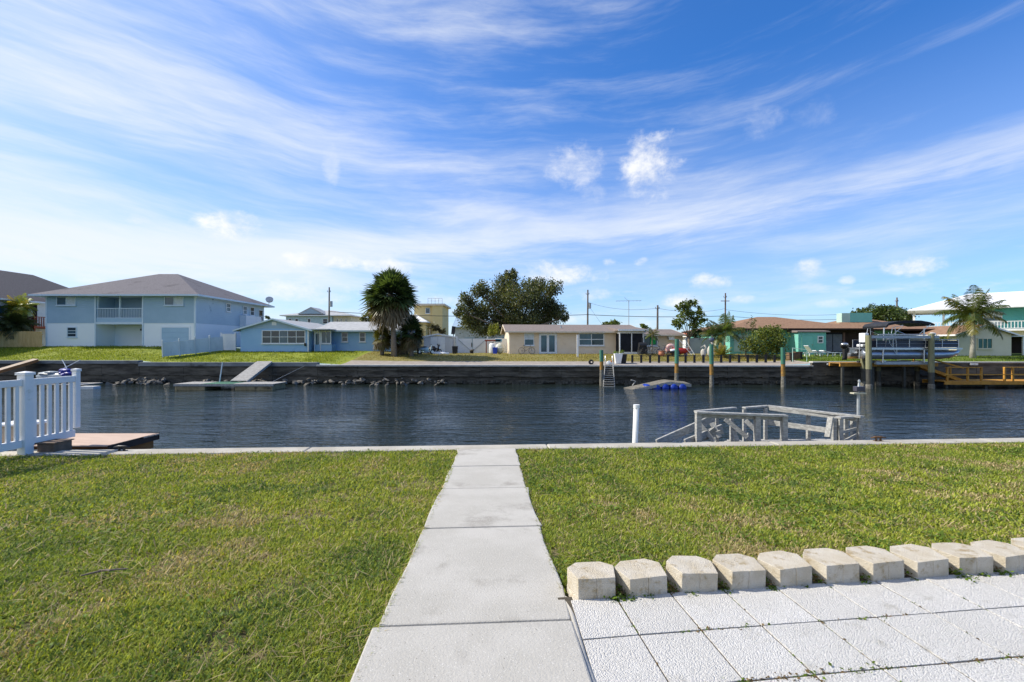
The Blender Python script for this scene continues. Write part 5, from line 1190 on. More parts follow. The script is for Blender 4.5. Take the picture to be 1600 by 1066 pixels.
for y in (-.75, .75):
    x0, x1 = XB(1337), XB(1487); zc = (Zb(547)+Zb(561))/2; r = (Zb(547)-Zb(561))/2
    obj('pontoon', MB().tube([(x0,y,zc),(x0+.06,y,zc),(x1-1.5,y,zc),(x1-.8,y,zc+.05),(x1-.3,y,zc+.16),(x1,y,zc+.3)], [r*.9,r,r,r*.86,r*.55,r*.08], 16), TUBE, bt, smooth=True)
    obj('chine_trim', MB().box(x0+.05,x1-.9,y-.06,y+.06,zc+r*.98,zc+r*1.12), ALU, bt)
obj('deck', MB().box(XB(1337),XB(1482),-1.2,1.2,Zb(546),Zb(543.5)), ALU, bt)
zt, zb_ = Zb(531), Zb(543)
def fence(x0, x1, y0, y1):
    d = Vector((x1-x0,y1-y0,0)); obj('side_panel', MB().beam(((x0),(y0),(zt+zb_)/2-.02),((x1),(y1),(zt+zb_)/2-.02),.03,(zt-zb_)*.86), NAVY, bt)
    for z in (zt, zb_+.02, (zt+zb_)/2): obj('rail', MB().tube([(x0,y0-.03 if y0 < 0 else y0+.03,z),(x1,y1-.03 if y1 < 0 else y1+.03,z)], .022, 6), ALU, bt)
    n = max(2, int(d.length/1.1))
    for k in range(n+1): p = Vector((x0,y0,0)).lerp(Vector((x1,y1,0)), k/n); obj('stanchion', MB().tube([(p.x,p.y-.035 if p.y < 0 else p.y+.035,zb_),(p.x,p.y-.035 if p.y < 0 else p.y+.035,zt+.02)], .025, 6), ALU, bt)
fence(XB(1352), XB(1476), -1.15, -1.15); fence(XB(1352), XB(1476), 1.15, 1.15); fence(XB(1476)+.02, XB(1476)+.03, -1.1, 1.1)
for (px, y) in ((1338,-.8),(1347,-.3)):
    s_ = obj('seat_back', MB().box(XB(px)-.12,XB(px)+.14,y-.3,y+.3,Zb(535),Zb(521)), WHITE, bt, bevel=.04); obj('cushion', MB().box(XB(px)-.3,XB(px)+.3,y-.3,y+.3,Zb(542),Zb(538)), WHITE, s_, bevel=.04)
obj('console', MB().box(XB(1408),XB(1420),-.2,.5,Zb(543),Zb(528)), NAVY, bt, bevel=.05); obj('steering_wheel', MB().ring((XB(1406),.1,Zb(529)),.17,.025,'x',16,5), BLACK, bt); obj('windshield', MB().box(XB(1388),XB(1394),-.3,.1,Zb(531),Zb(526)), PVC, bt)
cz = [(1367,510),(1371,506),(1385,503.2),(1403,501.8),(1420,502),(1434,504.5),(1441,507.5)]
cn = MB(); up_ = [(XB(a), Zb(b)) for a, b in cz]; lo_ = [(x, z-.18-.10*math.sin(math.pi*i/6)*0) for i, (x, z) in enumerate(up_)]; lo_[0] = (up_[0][0]+.05, up_[0][1]-.14); lo_[-1] = (up_[-1][0]-.03, up_[-1][1]-.12)
for i in range(6): cn.extrude([(up_[i][0],-1.15,up_[i][1]),(up_[i+1][0],-1.15,up_[i+1][1]),(lo_[i+1][0],-1.15,lo_[i+1][1]),(lo_[i][0],-1.15,lo_[i][1])], (0,2.3,0))
obj('canopy', cn, mat('black_canvas', (.014,.016,.022), (.025,.028,.036), rough=.8, scale=3), bt)
for y in (-1.17, 1.17):
    for pts in ([(1373,531),(1376,513),(1392,509)], [(1375,543),(1383,553),(1380,512)], [(1412,527),(1434,508)], [(1381,517),(1396,523)], [(1378,545),(1372,536),(1370,520)]): obj('canopy_bow', MB().tube([(XB(a),y,Zb(b)) for a, b in pts], .022, 6), ALU, bt)
om = obj('outboard_motor', MB().box(XB(1321)-.1,XB(1321)+.15,-.12,.12,Zb(560),Zb(545)), BLACKM, bt, bevel=.03); obj('cowling', MB().blob((XB(1321),0,Zb(540)),(.32,.22,.26),.08,4,3), BLACKM, om, smooth=True); obj('cowl_stripe', MB().blob((XB(1320.5),-.02,Zb(538)),(.27,.235,.12),.04,5,3), ALU, om, smooth=True); obj('skeg', MB().blob((XB(1321),0,Zb(561)),(.22,.07,.09),.1,6), BLACKM, om); obj('transom_bracket', MB().box(XB(1325),XB(1338),-.3,.3,Zb(552),Zb(544)), ALU, om)
obj('stern_rail', MB().tube([(XB(1330),-.9,Zb(560)),(XB(1331),-.9,Zb(535)),(XB(1337),-.9,Zb(535))], .03, 6), ALU, bt)

# ------------------------------------------------------------------ things on the near bank
# white vinyl fence along the property line, end panel reaching out over the seawall
FXX = -8.87
vf = thing('picket_fence', 'near white vinyl picket fence with a heavy capped post, reaching over the seawall', 'fence', (FXX, 8.4, -.40))
def vpost(y, w, z0, z1, cap):
    m = MB().box(-w/2, w/2, y-w/2, y+w/2, z0, z1); o = obj('post', m, VINYL, vf, bevel=.008)
    cw = w*1.22; obj('post_cap', MB().box(-cw/2, cw/2, y-cw/2, y+cw/2, z1+.001, z1+.045).add([(-cw/2,y-cw/2,z1+.0451),(cw/2,y-cw/2,z1+.0451),(cw/2,y+cw/2,z1+.0451),(-cw/2,y+cw/2,z1+.0451),(0,y,z1+cap)], [(0,1,4),(1,2,4),(2,3,4),(3,0,4)]), VINYL, o)
vpost(0, .155, -.15, 1.44, .07); vpost(.98, .095, .30, 1.45, .06); vpost(-2.3, .155, -.15, 1.44, .075)
for (y0, y1, zb, zt) in ((.08, .93, .13, 1.36), (-2.22, -.08, .13, 1.36)):
    obj('bottom_rail', MB().box(-.032, .032, y0, y1, zb, zb+.14), VINYL, vf, bevel=.006); obj('top_rail', MB().box(-.032, .032, y0, y1, zt-.12, zt), VINYL, vf, bevel=.006)
    n = 6 if y1 > 0 else 15
    for k in range(n): y = y0 + (y1-y0)*(k+.5)/n; obj('picket', MB().box(-.019, .019, y-.034, y+.034, zb+.142, zt-.122), VINYL, vf, bevel=.005)
# neighbour's composite dock behind the fence
nd = thing('neighbour_dock', 'tan composite dock with dark fascia beyond the white picket fence', 'dock', (-11.5, 9.9, -.47))
for i in range(9): y0 = -.62+i*.142; obj('plank', MB().box(-6, 3.35+.01*i, y0, y0+.136, 0, .03), TAUPE, nd, bevel=.004)
obj('fascia', MB().box(3.37, 3.40, -.64, .68, -.11, .032), DKFASC, nd); obj('fascia', MB().box(-6, 3.40, .66, .69, -.11, .032), DKFASC, nd)
obj('beam', MB().box(3.2, 3.3, -.62, .64, -.30, -.115), BRWOOD, nd); obj('beam', MB().box(-6, 3.2, .5, .6, -.30, -.005), BRWOOD, nd)
for x in (-3, 0, 3.1): obj('pile', MB().tube([(x,.5,-2.2),(x,.5,-.31)], .12, 10), PDARK, nd)
t = thing('timber_step', 'rough brown timber step under the end fence panel', 'step', (-8.72, 8.75, -.42)); obj('block', MB().box(-.1,.22,-.2,.16,-.05,.17), mat('rough_step', (.20,.14,.10), (.14,.10,.07), rough=.9, scale=6, bump=.5), t, bevel=.015); obj('tread', MB().box(-.12,.24,-.22,.18,.172,.19), MATS['rough_step'], t)
t = thing('dock_box', 'pale dock box with white lid seen between the pickets', 'box', (-10.35, 9.75, -.44)); obj('body', MB().box(-.32,.32,-.25,.25,0,.34), mat('tan_box', (.40,.34,.26), (.46,.40,.32), rough=.7), t, bevel=.02); obj('lid', MB().box(-.35,.35,-.28,.28,.342,.40), WHITE, t, bevel=.02)
t = thing('dock_bench', 'tan bench back seen through the left fence panel', 'bench', (-11.6, 9.7, -.44)); obj('back', MB().box(-.5,.5,-.05,.05,.38,.82), MATS['tan_box'], t, bevel=.02); obj('seat', MB().box(-.5,.5,-.5,-.06,.36,.42), WHITE, t, bevel=.01)
for x in (-.42,.42): obj('leg', MB().box(x-.05,x+.05,-.4,.04,0,.355), MATS['tan_box'], t)
def cleat(x, lab, m):
    y = 9.05+KN*x; t = thing('dock_cleat', lab, 'cleat', (x, y, -.398)); obj('horn', MB().tube([(-.15,0,.07),(-.06,0,.085),(.06,0,.085),(.15,0,.07)],[.012,.022,.022,.012],8), m, t, smooth=True)
    for dx in (-.045,.045): obj('leg', MB().tube([(dx,0,0),(dx,0,.08)], .02, 8), m, t)
    obj('base', MB().box(-.09,.09,-.035,.035,-.002,.012), m, t)
RUST = mat('rusty_iron', (.10,.06,.035), (.16,.09,.05), rough=.9, scale=20, bump=.6)
cleat(-7.3, 'dark iron cleat on the seawall cap beside the tan dock', BLACKM); cleat(7.55, 'rusty lump of a cleat on the seawall cap right of the grey dock', RUST)
# leaning white pipe
p = P(988, 694, 9.45); tp = P(994.5, 634, 9.5)
t = thing('pvc_pipe', 'white plastic pipe leaning up from the water left of the grey dock', 'pipe', (p.x, p.y+.1, -.5)); o_ = Vector(t.location); obj('pipe', MB().tube([p-o_-Vector((0,0,1.4)), tp-o_], .058, 12), PVC, t, smooth=True); obj('cap', MB().tube([tp-o_-Vector((.0,0,.05)), tp-o_+Vector((0,0,.02))], .066, 12), WHITE, t)
# broken grey dock
bd = thing('broken_dock', 'weathered grey wooden dock with broken railings beyond the seawall', 'dock', (5.4, 10.2, -.9)); o_ = Vector(bd.location)
def q(px, py, d): return P(px, py, d) - o_
def bb(name, a, b, w, h, m=GREYW, up=(0,0,1)): return obj(name, MB().beam(a, b, w, h, up), m, bd, bevel=.006)
def gpost(px, d, py, w=.095, zlow=-.9): a = q(px, py, d); bb('post', Vector((a.x, a.y, zlow)), a, w, w)
for (px, d, py) in ((1091, 9.85, 645), (1183, 9.85, 650), (1225, 9.85, 651)): gpost(px, d, py, .11)
for (px, d, py) in ((1120, 10.7, 650), (1143, 10.9, 654), (1163, 11.2, 640), (1196, 11.3, 638), (1263, 10.9, 648)): gpost(px, d, py, .075)
for (px, d, py) in ((1313, 9.95, 654), (1321, 10.15, 654), (1333, 10.3, 655), (1343, 10.05, 652), (1303, 10.0, 653)): gpost(px, d, py, .085)
bb('front_rail', q(1087, 644.5, 9.82), q(1229, 650, 9.82), .15, .045); bb('front_rail_board', q(1092, 648.5, 9.9), q(1224, 653, 9.9), .04, .11)
bb('rear_rail', q(1088, 643, 9.95), q(1148, 637.5, 11.1), .12, .04); bb('rear_rail', q(1162, 637.5, 11.2), q(1201, 634.5, 11.4), .12, .04)
bb('side_rail', q(1199, 634.5, 11.4), q(1346, 651.5, 9.95), .14, .045); bb('side_rail_board', q(1202, 638, 11.3), q(1340, 655.5, 10.0), .04, .10); bb('end_rail', q(1309, 653, 9.95), q(1346, 651, 10.15), .14, .045)
bb('mid_rail', q(1200, 660, 11.3), q(1312, 675, 10.1), .04, .12); bb('loose_board', q(1298, 652, 9.9), q(1293, 683, 9.85), .035, .16, up=(0,1,0))
bb('stringer', q(1026, 693, 9.7), q(1116, 653, 10.6), .05, .17); bb('stringer', q(1040, 690, 9.9), q(1108, 657, 10.9), .05, .10); bb('stringer', q(1070, 692, 9.8), q(1128, 668, 10.4), .05, .15)
for (a, b) in (((1094,664),(1116,690)), ((1112,661),(1125,684)), ((1133,655),(1168,684)), ((1165,657),(1186,678)), ((1104,680),(1118,670)), ((1098,686),(1130,674)), ((1145,670),(1152,690)), ((1171,678),(1170,690))): bb('fallen_board', q(a[0], a[1], 10.2), q(b[0], b[1], 10.05), .10, .03, up=(0,1,0))
for i in range(17): x0 = .55+i*.128; obj('plank', MB().box(x0-.0, x0+.118, -.32+.03*math.sin(i*2.1), 1.15-.0*i, .13, .165), GREYW2, bd, bevel=.004, rot=(0, 0, R(random.uniform(-.8,.8))))
for i in range(5): x0 = -.95+i*.27; obj('plank', MB().box(-.06, .06, -.6, .7, -.018, .018), GREYW2, bd, loc=(x0, .35, .06+.02*i), rot=(R(random.uniform(-6,6)), R(random.uniform(-8,8)), R(random.uniform(-35,35))), bevel=.004)
bb('joist', Vector((-1.0,-.2,.06)), Vector((2.7,-.2,.06)), .05, .14); bb('joist', Vector((-1.0,1.0,.06)), Vector((2.7,1.0,.06)), .05, .14)
for (a, b) in (((1315,676),(1344,668)), ((1318,690),(1346,676))): bb('brace', q(a[0], a[1], 10.0), q(b[0], b[1], 10.1), .035, .06)
x = P(1341, 690, 10.3)
t = thing('dock_light', 'grey post with dark solar box on the corner of the grey dock', 'dock light', (x.x, 10.3, -.9)); o_ = Vector(t.location); g_ = lambda px, py: P(px, py, 10.3)-o_
obj('pole', MB().tube([g_(1340.5,700), g_(1341.5,614)], .032, 8), GALV, t); obj('plate', MB().box(g_(1331,613).x, g_(1351,613).x, -.06,.06, g_(0,615.5).z, g_(0,613.5).z), mat('pale_plate', (.55,.53,.40), rough=.6), t); obj('solar_box', MB().box(g_(1335.5,0).x, g_(1349,0).x, -.06,.06, g_(0,611.5).z, g_(0,604).z), mat('slate_box', (.06,.06,.085), rough=.4), t, bevel=.01); obj('stem', MB().tube([g_(1342,613.4), g_(1342,611)], .02, 6), GALV, t); obj('finial', MB().tube([g_(1342,604), g_(1342,598)], [.03,.015], 6), GALV, t); obj('lamp_head', MB().blob(g_(1342.5,596),(.03,.03,.045),.05,2,1), GALV, t)

# patio slabs
PAVE = bpy.data.materials.new('pebbled_white_slab'); PAVE.use_nodes = True
def pave_nodes():
    t = NT(PAVE.node_tree); b = PAVE.node_tree.nodes['Principled BSDF']; g = t.node('ShaderNodeNewGeometry'); pos = g.outputs['Position']
    n0 = t.noise(pos, 2.2, 4, .6); n1 = t.noise(pos, 130, 3, .65, .2); v = t.node('ShaderNodeTexVoronoi'); v.feature = 'F1'; t.l.new(pos, v.inputs['Vector']); v.inputs['Scale'].default_value = 135
    oi = t.node('ShaderNodeObjectInfo')
    c = t.mixc(t.sstep(n0, .35, .7), (.72,.705,.68,1), (.65,.635,.605,1)); c = t.mixc(t.math('MULTIPLY', oi.outputs['Random'], .5), c, (.54,.525,.49,1)); c = t.mixc(t.sstep(t.noise(pos, 5, 6, .72), .56, .74), c, (.38,.36,.31,1))
    wn = t.node('ShaderNodeTexWhiteNoise'); t.l.new(v.outputs['Color'], wn.inputs['Vector'])
    c = t.mixc(t.math('MULTIPLY', wn.outputs['Value'], .7), c, (.46,.45,.425,1))
    t.l.new(c, b.inputs['Base Color']); b.inputs['Roughness'].default_value = .9; b.inputs['Specular IOR Level'].default_value = .2
    h = t.math('ADD', t.math('MULTIPLY', t.math('SUBTRACT', 1.0, v.outputs['Distance']), .7), t.math('MULTIPLY', n1, .8)); bn = t.node('ShaderNodeBump'); bn.inputs['Strength'].default_value = .85; bn.inputs['Distance'].default_value = .011
    t.l.new(h, bn.inputs['Height']); t.l.new(bn.outputs[0], b.inputs['Normal'])
pave_nodes()
U = Vector((.9935, .114, 0)); V_ = Vector((.114, -.9935, 0)); J = Vector((.688, 2.49, 0)); SU, SV = .355, .385; PZ = .030
patio = struct('patio', MB().add([tuple(J-U*.36+V_*4.5+Vector((0,0,.0245))), tuple(J+U*9+V_*4.5+Vector((0,0,.0245))), tuple(J+U*9-V_*.42+Vector((0,0,.0245))), tuple(J-U*.36-V_*.42+Vector((0,0,.0245)))], [(0,1,2,3)]), PATIOB)
rq = random.Random(9)
for j in range(-1, 8):
    for i in range(-1, 20):
        a = J + U*(SU*i) + V_*(SV*j); c = a + U*SU/2 + V_*SV/2
        if c.x < path_r(c.y)-.12 or c.x > 6.5: continue
        g = .0045; P4 = [a+U*g+V_*(SV-g), a+U*(SU-g)+V_*(SV-g), a+U*(SU-g)+V_*g, a+U*g+V_*g]
        P4 = [Vector((max(p.x, path_r(p.y)+.022), p.y, 0)) for p in P4]
        if (P4[1]-P4[0]).length < .06: continue
        dz = rq.uniform(-.0015,.0015); tx, ty = rq.uniform(-.004,.004), rq.uniform(-.004,.004)
        top = [Vector((p.x, p.y, PZ+dz+(p.x-c.x)*tx+(p.y-c.y)*ty)) for p in P4]; obj('slab', MB().extrude(top, (0,0,-.04)), PAVE, patio, bevel=.002)
# mortar fillet where the path meets the slabs
m = MB(); prev = None
for k in range(15):
    d = -1.0 + 3.9*k/14; x = path_r(d); y = d; zt = nz(x, y)+.006; w = .035+.012*math.sin(k*1.9)
    m.v += [(x-.01, y, zt-.003), (x+w*.6, y, zt-.018), (x+w, y, PZ-.035), (x-.01, y, PZ-.06)]
for k in range(14):
    o = k*4
    for a in range(4): m.f.append((o+a, o+(a+1)%4, o+4+(a+1)%4, o+4+a))
obj('mortar_edge', m, CONC, patio, smooth=True)
# edging blocks
CREAM = mat('cream_block', (.52,.455,.345), (.60,.55,.46), rough=.95, scale=7, bump=.7, bscale=110, stain=((.38,.30,.18), 11, .54), speck=[((.36,.30,.21), 80, .16, .30), ((.70,.67,.58), 120, .2, .3), ((.42,.36,.26), 160, .25, .3)])
def block_mesh(seed):
    r = random.Random(seed); m = MB(); j = lambda a: r.uniform(-a, a)
    pr = [(-.120,0),(-.062,0),(-.0035,0),(0,.006),(.0035,0),(.062,0),(.120,0),(.139,.082),(.157,.165),(.122,.20),(.085,.235),(0,.236),(-.085,.235),(-.122,.20),(-.157,.165),(-.139,.082)]
    pr = [(x+j(.0012), y+j(.0012)) for x, y in pr]; n = len(pr); zs = (0, .03, .095, .127)
    for k, z in enumerate(zs):
        for (x, y) in pr: m.v.append((x+j(.0008), y+j(.0008), z+(j(.001) if k == 3 else 0)))
    for k in range(3):
        for i in range(n): m.f.append((k*n+i, k*n+(i+1)%n, (k+1)*n+(i+1)%n, (k+1)*n+i))
    m.f.append(tuple(reversed(range(n)))); m.v.append((j(.02), .11+j(.02), .127+j(.002))); c = len(m.v)-1
    for i in range(n): m.f.append((3*n+i, 3*n+(i+1)%n, c))
    me = m.mesh('block'); me.materials.append(CREAM); return me
ords = ['first','second','third','fourth','fifth','sixth','seventh','eighth','ninth','tenth','eleventh','twelfth','thirteenth']
rb = random.Random(4)
for i in range(13):
    x = .525 + i*.331; y = block_line(x)
    t = thing('edging_block', ('cream concrete edging block, %s in the row from the path' % ords[i]) if i else 'cream concrete edging block at the end of the row beside the path', 'edging block', (x, y, .018 + (.0 if i else .012)), math.atan(.114)+R(rb.uniform(-4,4)), 'edging blocks between lawn and patio')
    o = obj('block', block_mesh(i), None, t, bevel=.005); o.scale = (rb.uniform(.97,1.04), rb.uniform(.97,1.03), rb.uniform(.96,1.05)); o.rotation_euler = (R(rb.uniform(-2.5,2.5)), R(rb.uniform(-2.5,2.5)), 0)
    if i == 0: obj('footing', MB().box(-.15,.13,-.012,.2,-.06,-.002), CREAM, t, bevel=.006)

# ------------------------------------------------------------------ grass and weeds
GRASSM = leafmat('grass_blade', .6, .38, spec=.15)
def blades(x, y, z, L, w, lean, az, cols, curl):
    n = len(x); d = np.stack([np.cos(az), np.sin(az), np.zeros(n)], 1); sd = np.stack([-np.sin(az), np.cos(az), np.zeros(n)], 1); up = np.array([0,0,1.0])
    b = np.stack([x, y, z], 1); cl, sl = np.cos(lean)[:, None], np.sin(lean)[:, None]
    m = b + (up*cl + d*sl)*(L*.55)[:, None]; l2 = lean+curl; t = m + (up*np.cos(l2)[:, None] + d*np.sin(l2)[:, None])*(L*.45)[:, None]
    s = sd*(w/2)[:, None]
    V = np.stack([b-s*.7, b+s*.7, m+s, m-s, t], 1).astype(np.float32)
    me = bpy.data.meshes.new('grass'); me.vertices.add(n*5); me.vertices.foreach_set('co', V.reshape(-1))
    k = np.arange(n, dtype=np.int32)[:, None]*5; li = np.concatenate([k+np.array([0,1,2,3]), k+np.array([3,2,4])], 1).astype(np.int32).reshape(-1)
    me.loops.add(n*7); me.loops.foreach_set('vertex_index', li); ls = (np.arange(n, dtype=np.int32)[:, None]*7 + np.array([0,4], dtype=np.int32)).reshape(-1)
    me.polygons.add(n*2); me.polygons.foreach_set('loop_start', ls.astype(np.int32))
    a = me.color_attributes.new('Col', 'FLOAT_COLOR', 'POINT'); c = np.ones((n,5,4), np.float32); c[:, :, :3] = cols[:, None, :]; a.data.foreach_set('color', c.reshape(-1)); me.update(calc_edges=True)
    return me
def grow(n_try, dmin, dmax, seed, dens):
    r = np.random.default_rng(seed); d = r.uniform(dmin, dmax, n_try); x = r.uniform(-1, 1, n_try)*(1.14*d+1.6); keep = np.ones(n_try, bool)
    y = d; s = y - KN*x
    keep &= s < 8.86; pl_, pr_ = -0.73-.044*(y-2.13), .37-.0437*(y-2.13); wob = .06*(vnoise(x*0+3, y*5, 1.0)-.35)
    inpath = (x > pl_-.0+wob) & (x < pr_+.012-wob*.6+ np.where(vnoise(x*0+9, y*3, 1) > .62, .06, 0)); keep &= ~inpath
    keep &= ~((x > pr_-.05) & (y < 2.84+.114*(x-.5)+.205))
    keep &= r.random(n_try) < dens(x, y)
    return x[keep], y[keep], r
def lawn_part(n_try, dmin, dmax, seed):
    bare = lambda x, y: np.clip(1.15 - 1.1*np.clip((vnoise(x+50, y+50, 1.9)*.45+vnoise(x+9, y+77, 6.1)*.35+vnoise(x+2, y+7, 15.0)*.2-.56)*6, 0, 1), .22, 1)
    x, y, r = grow(n_try, dmin, dmax, seed, bare); n = len(x); z = near_z(y-KN*x) - .035
    p1 = vnoise(x+20, y+20, .55)*.6 + vnoise(x+60, y+10, 1.7)*.4; p2 = vnoise(x+80, y+33, .9)*.5+vnoise(x+5, y+90, 3.3)*.5
    g1, g2, g3, g4 = np.array([.225,.29,.042]), np.array([.37,.405,.055]), np.array([.13,.195,.050]), np.array([.50,.41,.22])
    c = g1[None]*(1-p1)[:, None] + g2[None]*p1[:, None]; k = r.random(n); m_ = k < (.12+.55*np.clip((.52-p2)*3, 0, 1)); c[m_] = g3*(.7+.6*r.random((m_.sum(),1)))
    m_ = k > 1-(.07+.70*np.clip((p2-.54)*3.4, 0, 1)); c[m_] = g4*(.6+.6*r.random((m_.sum(),1)))
    c = c*r.uniform(.7,1.3,(n,1)); dd = np.hypot(x, y); sc = np.clip(dd/3.0, .8, 2.3)
    return blades(x, y, z, r.uniform(.028,.058,n)*(.75+.25*sc), r.uniform(.0036,.0068,n)*sc, np.radians(r.uniform(15,72,n)), r.uniform(0, 2*np.pi, n), c, np.radians(r.uniform(5,45,n)))
g = obj('grass', lawn_part(500000, 1.5, 4.2, 1), GRASSM); tag(g, 'short coarse green grass of the near lawn beside the path', 'grass', None, 'stuff')
g = obj('grass', lawn_part(430000, 4.2, 9.6, 2), GRASSM); tag(g, 'sunlit grass of the near lawn towards the seawall', 'grass', None, 'stuff')
def edge_grass():
    r = np.random.default_rng(44); n = 10000; d = r.uniform(1.4, 8.8, n); left = r.random(n) < .5
    off = r.exponential(.018, n) - .012; clump = vnoise(d*7+np.where(left, 0, 31), d*0+2, 1.0); keep = (r.random(n) < np.clip(clump*1.9-.35, .06, 1)) & (left | (d > 2.95))
    xl, xr = -0.73-.044*(d-2.13), .37-.0437*(d-2.13); x = np.where(left, xl-off, xr+off); az = np.where(left, 0.0, np.pi) + r.normal(0, .9, n)
    x, d, az = x[keep], d[keep], az[keep]; n = len(x); sc = np.clip(d/3.0, .8, 2.2); c = np.where((r.random(n) < .3)[:, None], np.array([.46,.37,.19])[None], np.array([.25,.31,.04])[None])*r.uniform(.6,1.25,(n,1))
    return blades(x, d, near_z(d-KN*x)-.02, r.uniform(.03,.062,n), r.uniform(.0038,.007,n)*sc, np.radians(r.uniform(30,75,n)), az, c, np.radians(r.uniform(5,40,n)))
g = obj('edge_grass', edge_grass(), GRASSM); tag(g, 'ragged grass creeping over both edges of the concrete path', 'grass', None, 'stuff')
def runners():
    x, y, r = grow(16000, 1.6, 9.0, 12, lambda x, y: np.clip(.25+1.2*(vnoise(x+11, y+71, 1.3)-.4), .05, 1)); n = len(x); z = near_z(y-KN*x)-.012; sc = np.clip(np.hypot(x, y)/3.0, .8, 2.2)
    c = np.array([.46,.37,.20])[None]*r.uniform(.5,1.25,(n,1)); return blades(x, y, z, r.uniform(.06,.16,n), r.uniform(.003,.006,n)*sc, np.radians(r.uniform(62,88,n)), r.uniform(0,2*np.pi,n), c, np.radians(r.uniform(-6,14,n)))
g = obj('grass_runners', runners(), GRASSM); tag(g, 'straw-coloured runners and dead blades lying in the near lawn', 'grass', None, 'stuff')
# broad-leaved weeds in the lawn, mostly right of the path
def weeds_lawn():
    dens = lambda x, y: np.clip((vnoise(x+31, y+14, 1.1)*.5+vnoise(x+3, y+4, 3.0)*.5-.50)*5, 0, 1)*np.where(x > 0, 1.0, .25)
    x, y, r = grow(90000, 1.6, 8.8, 5, dens); n = len(x); z = near_z(y-KN*x) - .03 + r.uniform(.012,.05,n); p = np.stack([x,y,z],1)
    nrm_ = norm(np.stack([r.normal(0,.45,n), r.normal(0,.45,n), np.ones(n)],1)); a = norm(np.cross(nrm_, r.normal(size=(n,3)))); b = np.cross(nrm_, a); s = (r.uniform(.007,.015,n)*np.clip(np.hypot(x,y)/3.2,.9,1.8))[:, None]
    c = np.array([.12,.19,.028])[None]*r.uniform(.65,1.35,(n,1)); return quads_mesh('weeds', np.stack([p-a*s, p-b*s*.75, p+a*s, p+b*s*.75],1), c)
g = obj('weeds', weeds_lawn(), GRASSM); tag(g, 'small broad-leaved weeds scattered through the near lawn', 'weeds', None, 'stuff')
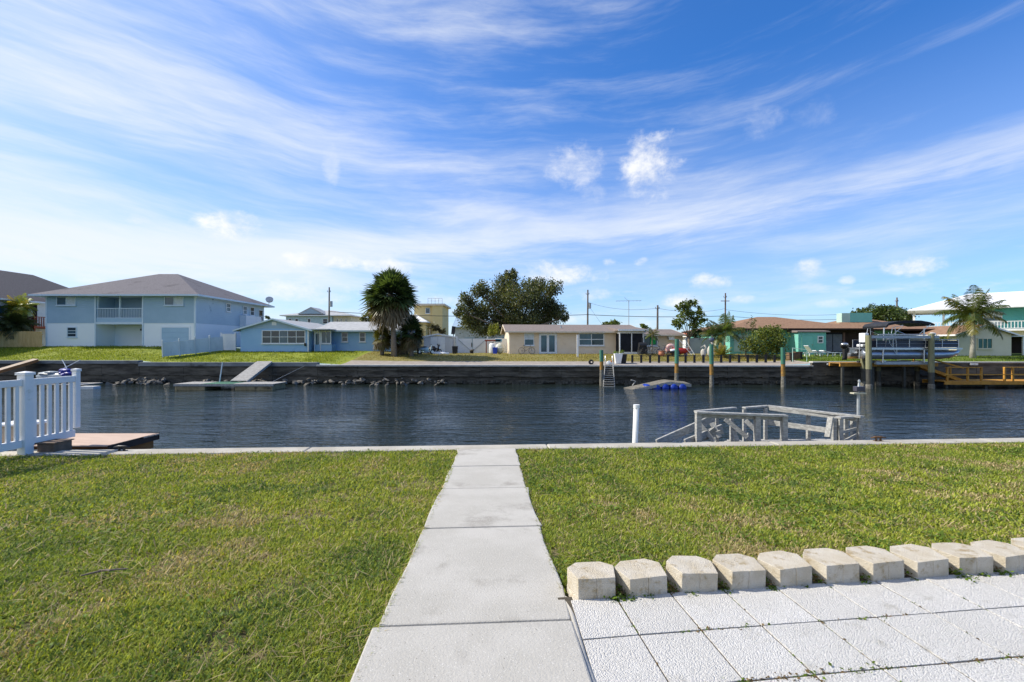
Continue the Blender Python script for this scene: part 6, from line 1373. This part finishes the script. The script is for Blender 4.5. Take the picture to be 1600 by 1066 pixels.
# weeds and dry sprigs in the patio joints and at the feet of the blocks
def weeds_joints():
    r = np.random.default_rng(8); Q, C = [], []
    def sprig(x, y, z, s, n, col):
        p = np.array([x,y,z]) + r.normal(size=(n,3))*np.array([s,s*.8,s*.35]); p[:,2] = np.maximum(p[:,2], z); nr = norm(np.stack([r.normal(0,.7,n), r.normal(0,.7,n), np.ones(n)],1)); a = norm(np.cross(nr, r.normal(size=(n,3)))); b = np.cross(nr, a); q = r.uniform(.004,.011,(n,1))*(1+s*9)
        Q.append(np.stack([p-a*q, p-b*q*.7, p+a*q, p+b*q*.7],1)); C.append(np.array(col)[None]*r.uniform(.6,1.4,(n,1)))
    GR, BR = (.12,.19,.025), (.17,.12,.06)
    for j in range(0, 3):
        for u in np.arange(-.3, 5.5, .012):
            p = J + U*float(u) + V_*(SV*j) + V_*float(r.normal(0,.004))
            if p.x < path_r(p.y)+.02: continue
            k = vnoise(u*2.2+j*7, j*3.1, 1.0)
            if r.random() < (k-.30)*1.4: sprig(p.x, p.y, .026, .010+.022*max(0,k-.5), 6, GR if r.random() < .45 else BR)
    for i in range(-1, 14):
        for v in np.arange(0, .38, .012):
            for j in range(-1, 2):
                p = J + U*(SU*i) + V_*(SV*j+float(v))
                if p.x < path_r(p.y)+.02: continue
                k = vnoise(i*3.7+j, v*9+j*2, 1.0)
                if r.random() < (k-.50)*1.2: sprig(p.x, p.y, .026, .008, 4, GR if r.random() < .5 else BR)
    for (i, off, s, n) in ((0,.10,.030,70),(0,.16,.035,90),(1,-.02,.018,30),(2,-.06,.02,34),(3,.15,.022,46),(3,-.16,.02,30),(4,.05,.015,20),(8,-.14,.04,90),(8,.02,.02,40),(9,-.15,.025,50),(5,.14,.015,18),(6,.16,.012,14)):
        x = .535+i*.331+off; sprig(x, block_line(x)-.015, .03, s, n, GR)
    for i in range(12):
        for k in range(34):
            x = .535+(i+.5)*.331+float(r.normal(0,.022)); y = block_line(x)+float(r.uniform(.0,.2)); sprig(x, y, .02+float(r.uniform(0,.04)), .014, 5, GR if r.random() < .55 else BR)
    return quads_mesh('joint_weeds', np.concatenate(Q), np.concatenate(C))
g = obj('joint_weeds', weeds_joints(), GRASSM); tag(g, 'weeds and dry sprigs growing in the patio joints', 'weeds', None, 'stuff')
# rough grass on the far lawns
def far_tufts(n, x0, x1, a, b, cols, seed):
    r = np.random.default_rng(seed); x = r.uniform(x0, x1, n); y = far_d(x) + a + (b-a)*r.random(n); k = vnoise(x+40, y+10, .35)*.6+vnoise(x, y, 1.4)*.4; keep = r.random(n) < np.clip((k-.25)*2.2, .15, 1); x, y, k = x[keep], y[keep], k[keep]; n = len(x)
    c = np.array(cols)[r.integers(0, len(cols), n)]*(.6+.7*k)[:, None]*r.uniform(.75,1.25,(n,1))
    return blades(x, y, far_z(x, y)-.02, r.uniform(.08,.2,n), r.uniform(.018,.04,n), np.radians(r.uniform(5,60,n)), r.uniform(0,2*np.pi,n), c, np.radians(r.uniform(5,40,n)))
g = obj('far_grass', far_tufts(60000, -56, -14.5, .35, 8.6, [(.20,.26,.02),(.28,.31,.025),(.13,.17,.02)], 61), GRASSM); tag(g, 'bright rough grass on the far bank in front of the blue houses', 'grass', None, 'stuff')
g = obj('far_grass', far_tufts(26000, -14, 24, 2.9, 8.6, [(.30,.25,.08),(.22,.21,.05),(.36,.29,.12)], 62), GRASSM); tag(g, 'dry straw-coloured grass on the far bank in front of the tan house', 'grass', None, 'stuff')
g = obj('far_grass', far_tufts(22000, 24.4, 50, .45, 6.2, [(.13,.20,.02),(.19,.25,.03),(.09,.14,.02)], 63), GRASSM); tag(g, 'green grass on the far bank behind the boat lift', 'grass', None, 'stuff')
# stick and leaf litter on the lawn
x, y = -2.87, 3.25; t = thing('fallen_stick', 'thin brown stick lying on the left lawn', 'stick', (x, y, nz(x,y)+.0)); obj('shaft', MB().tube([(-.13,-.04,.02),(-.03,.01,.03),(.12,.05,.025)], [.005,.008,.004], 6), BARK, t); obj('twig', MB().tube([(-.05,.01,.035),(.06,-.03,.05)], .005, 5), BARK, t)
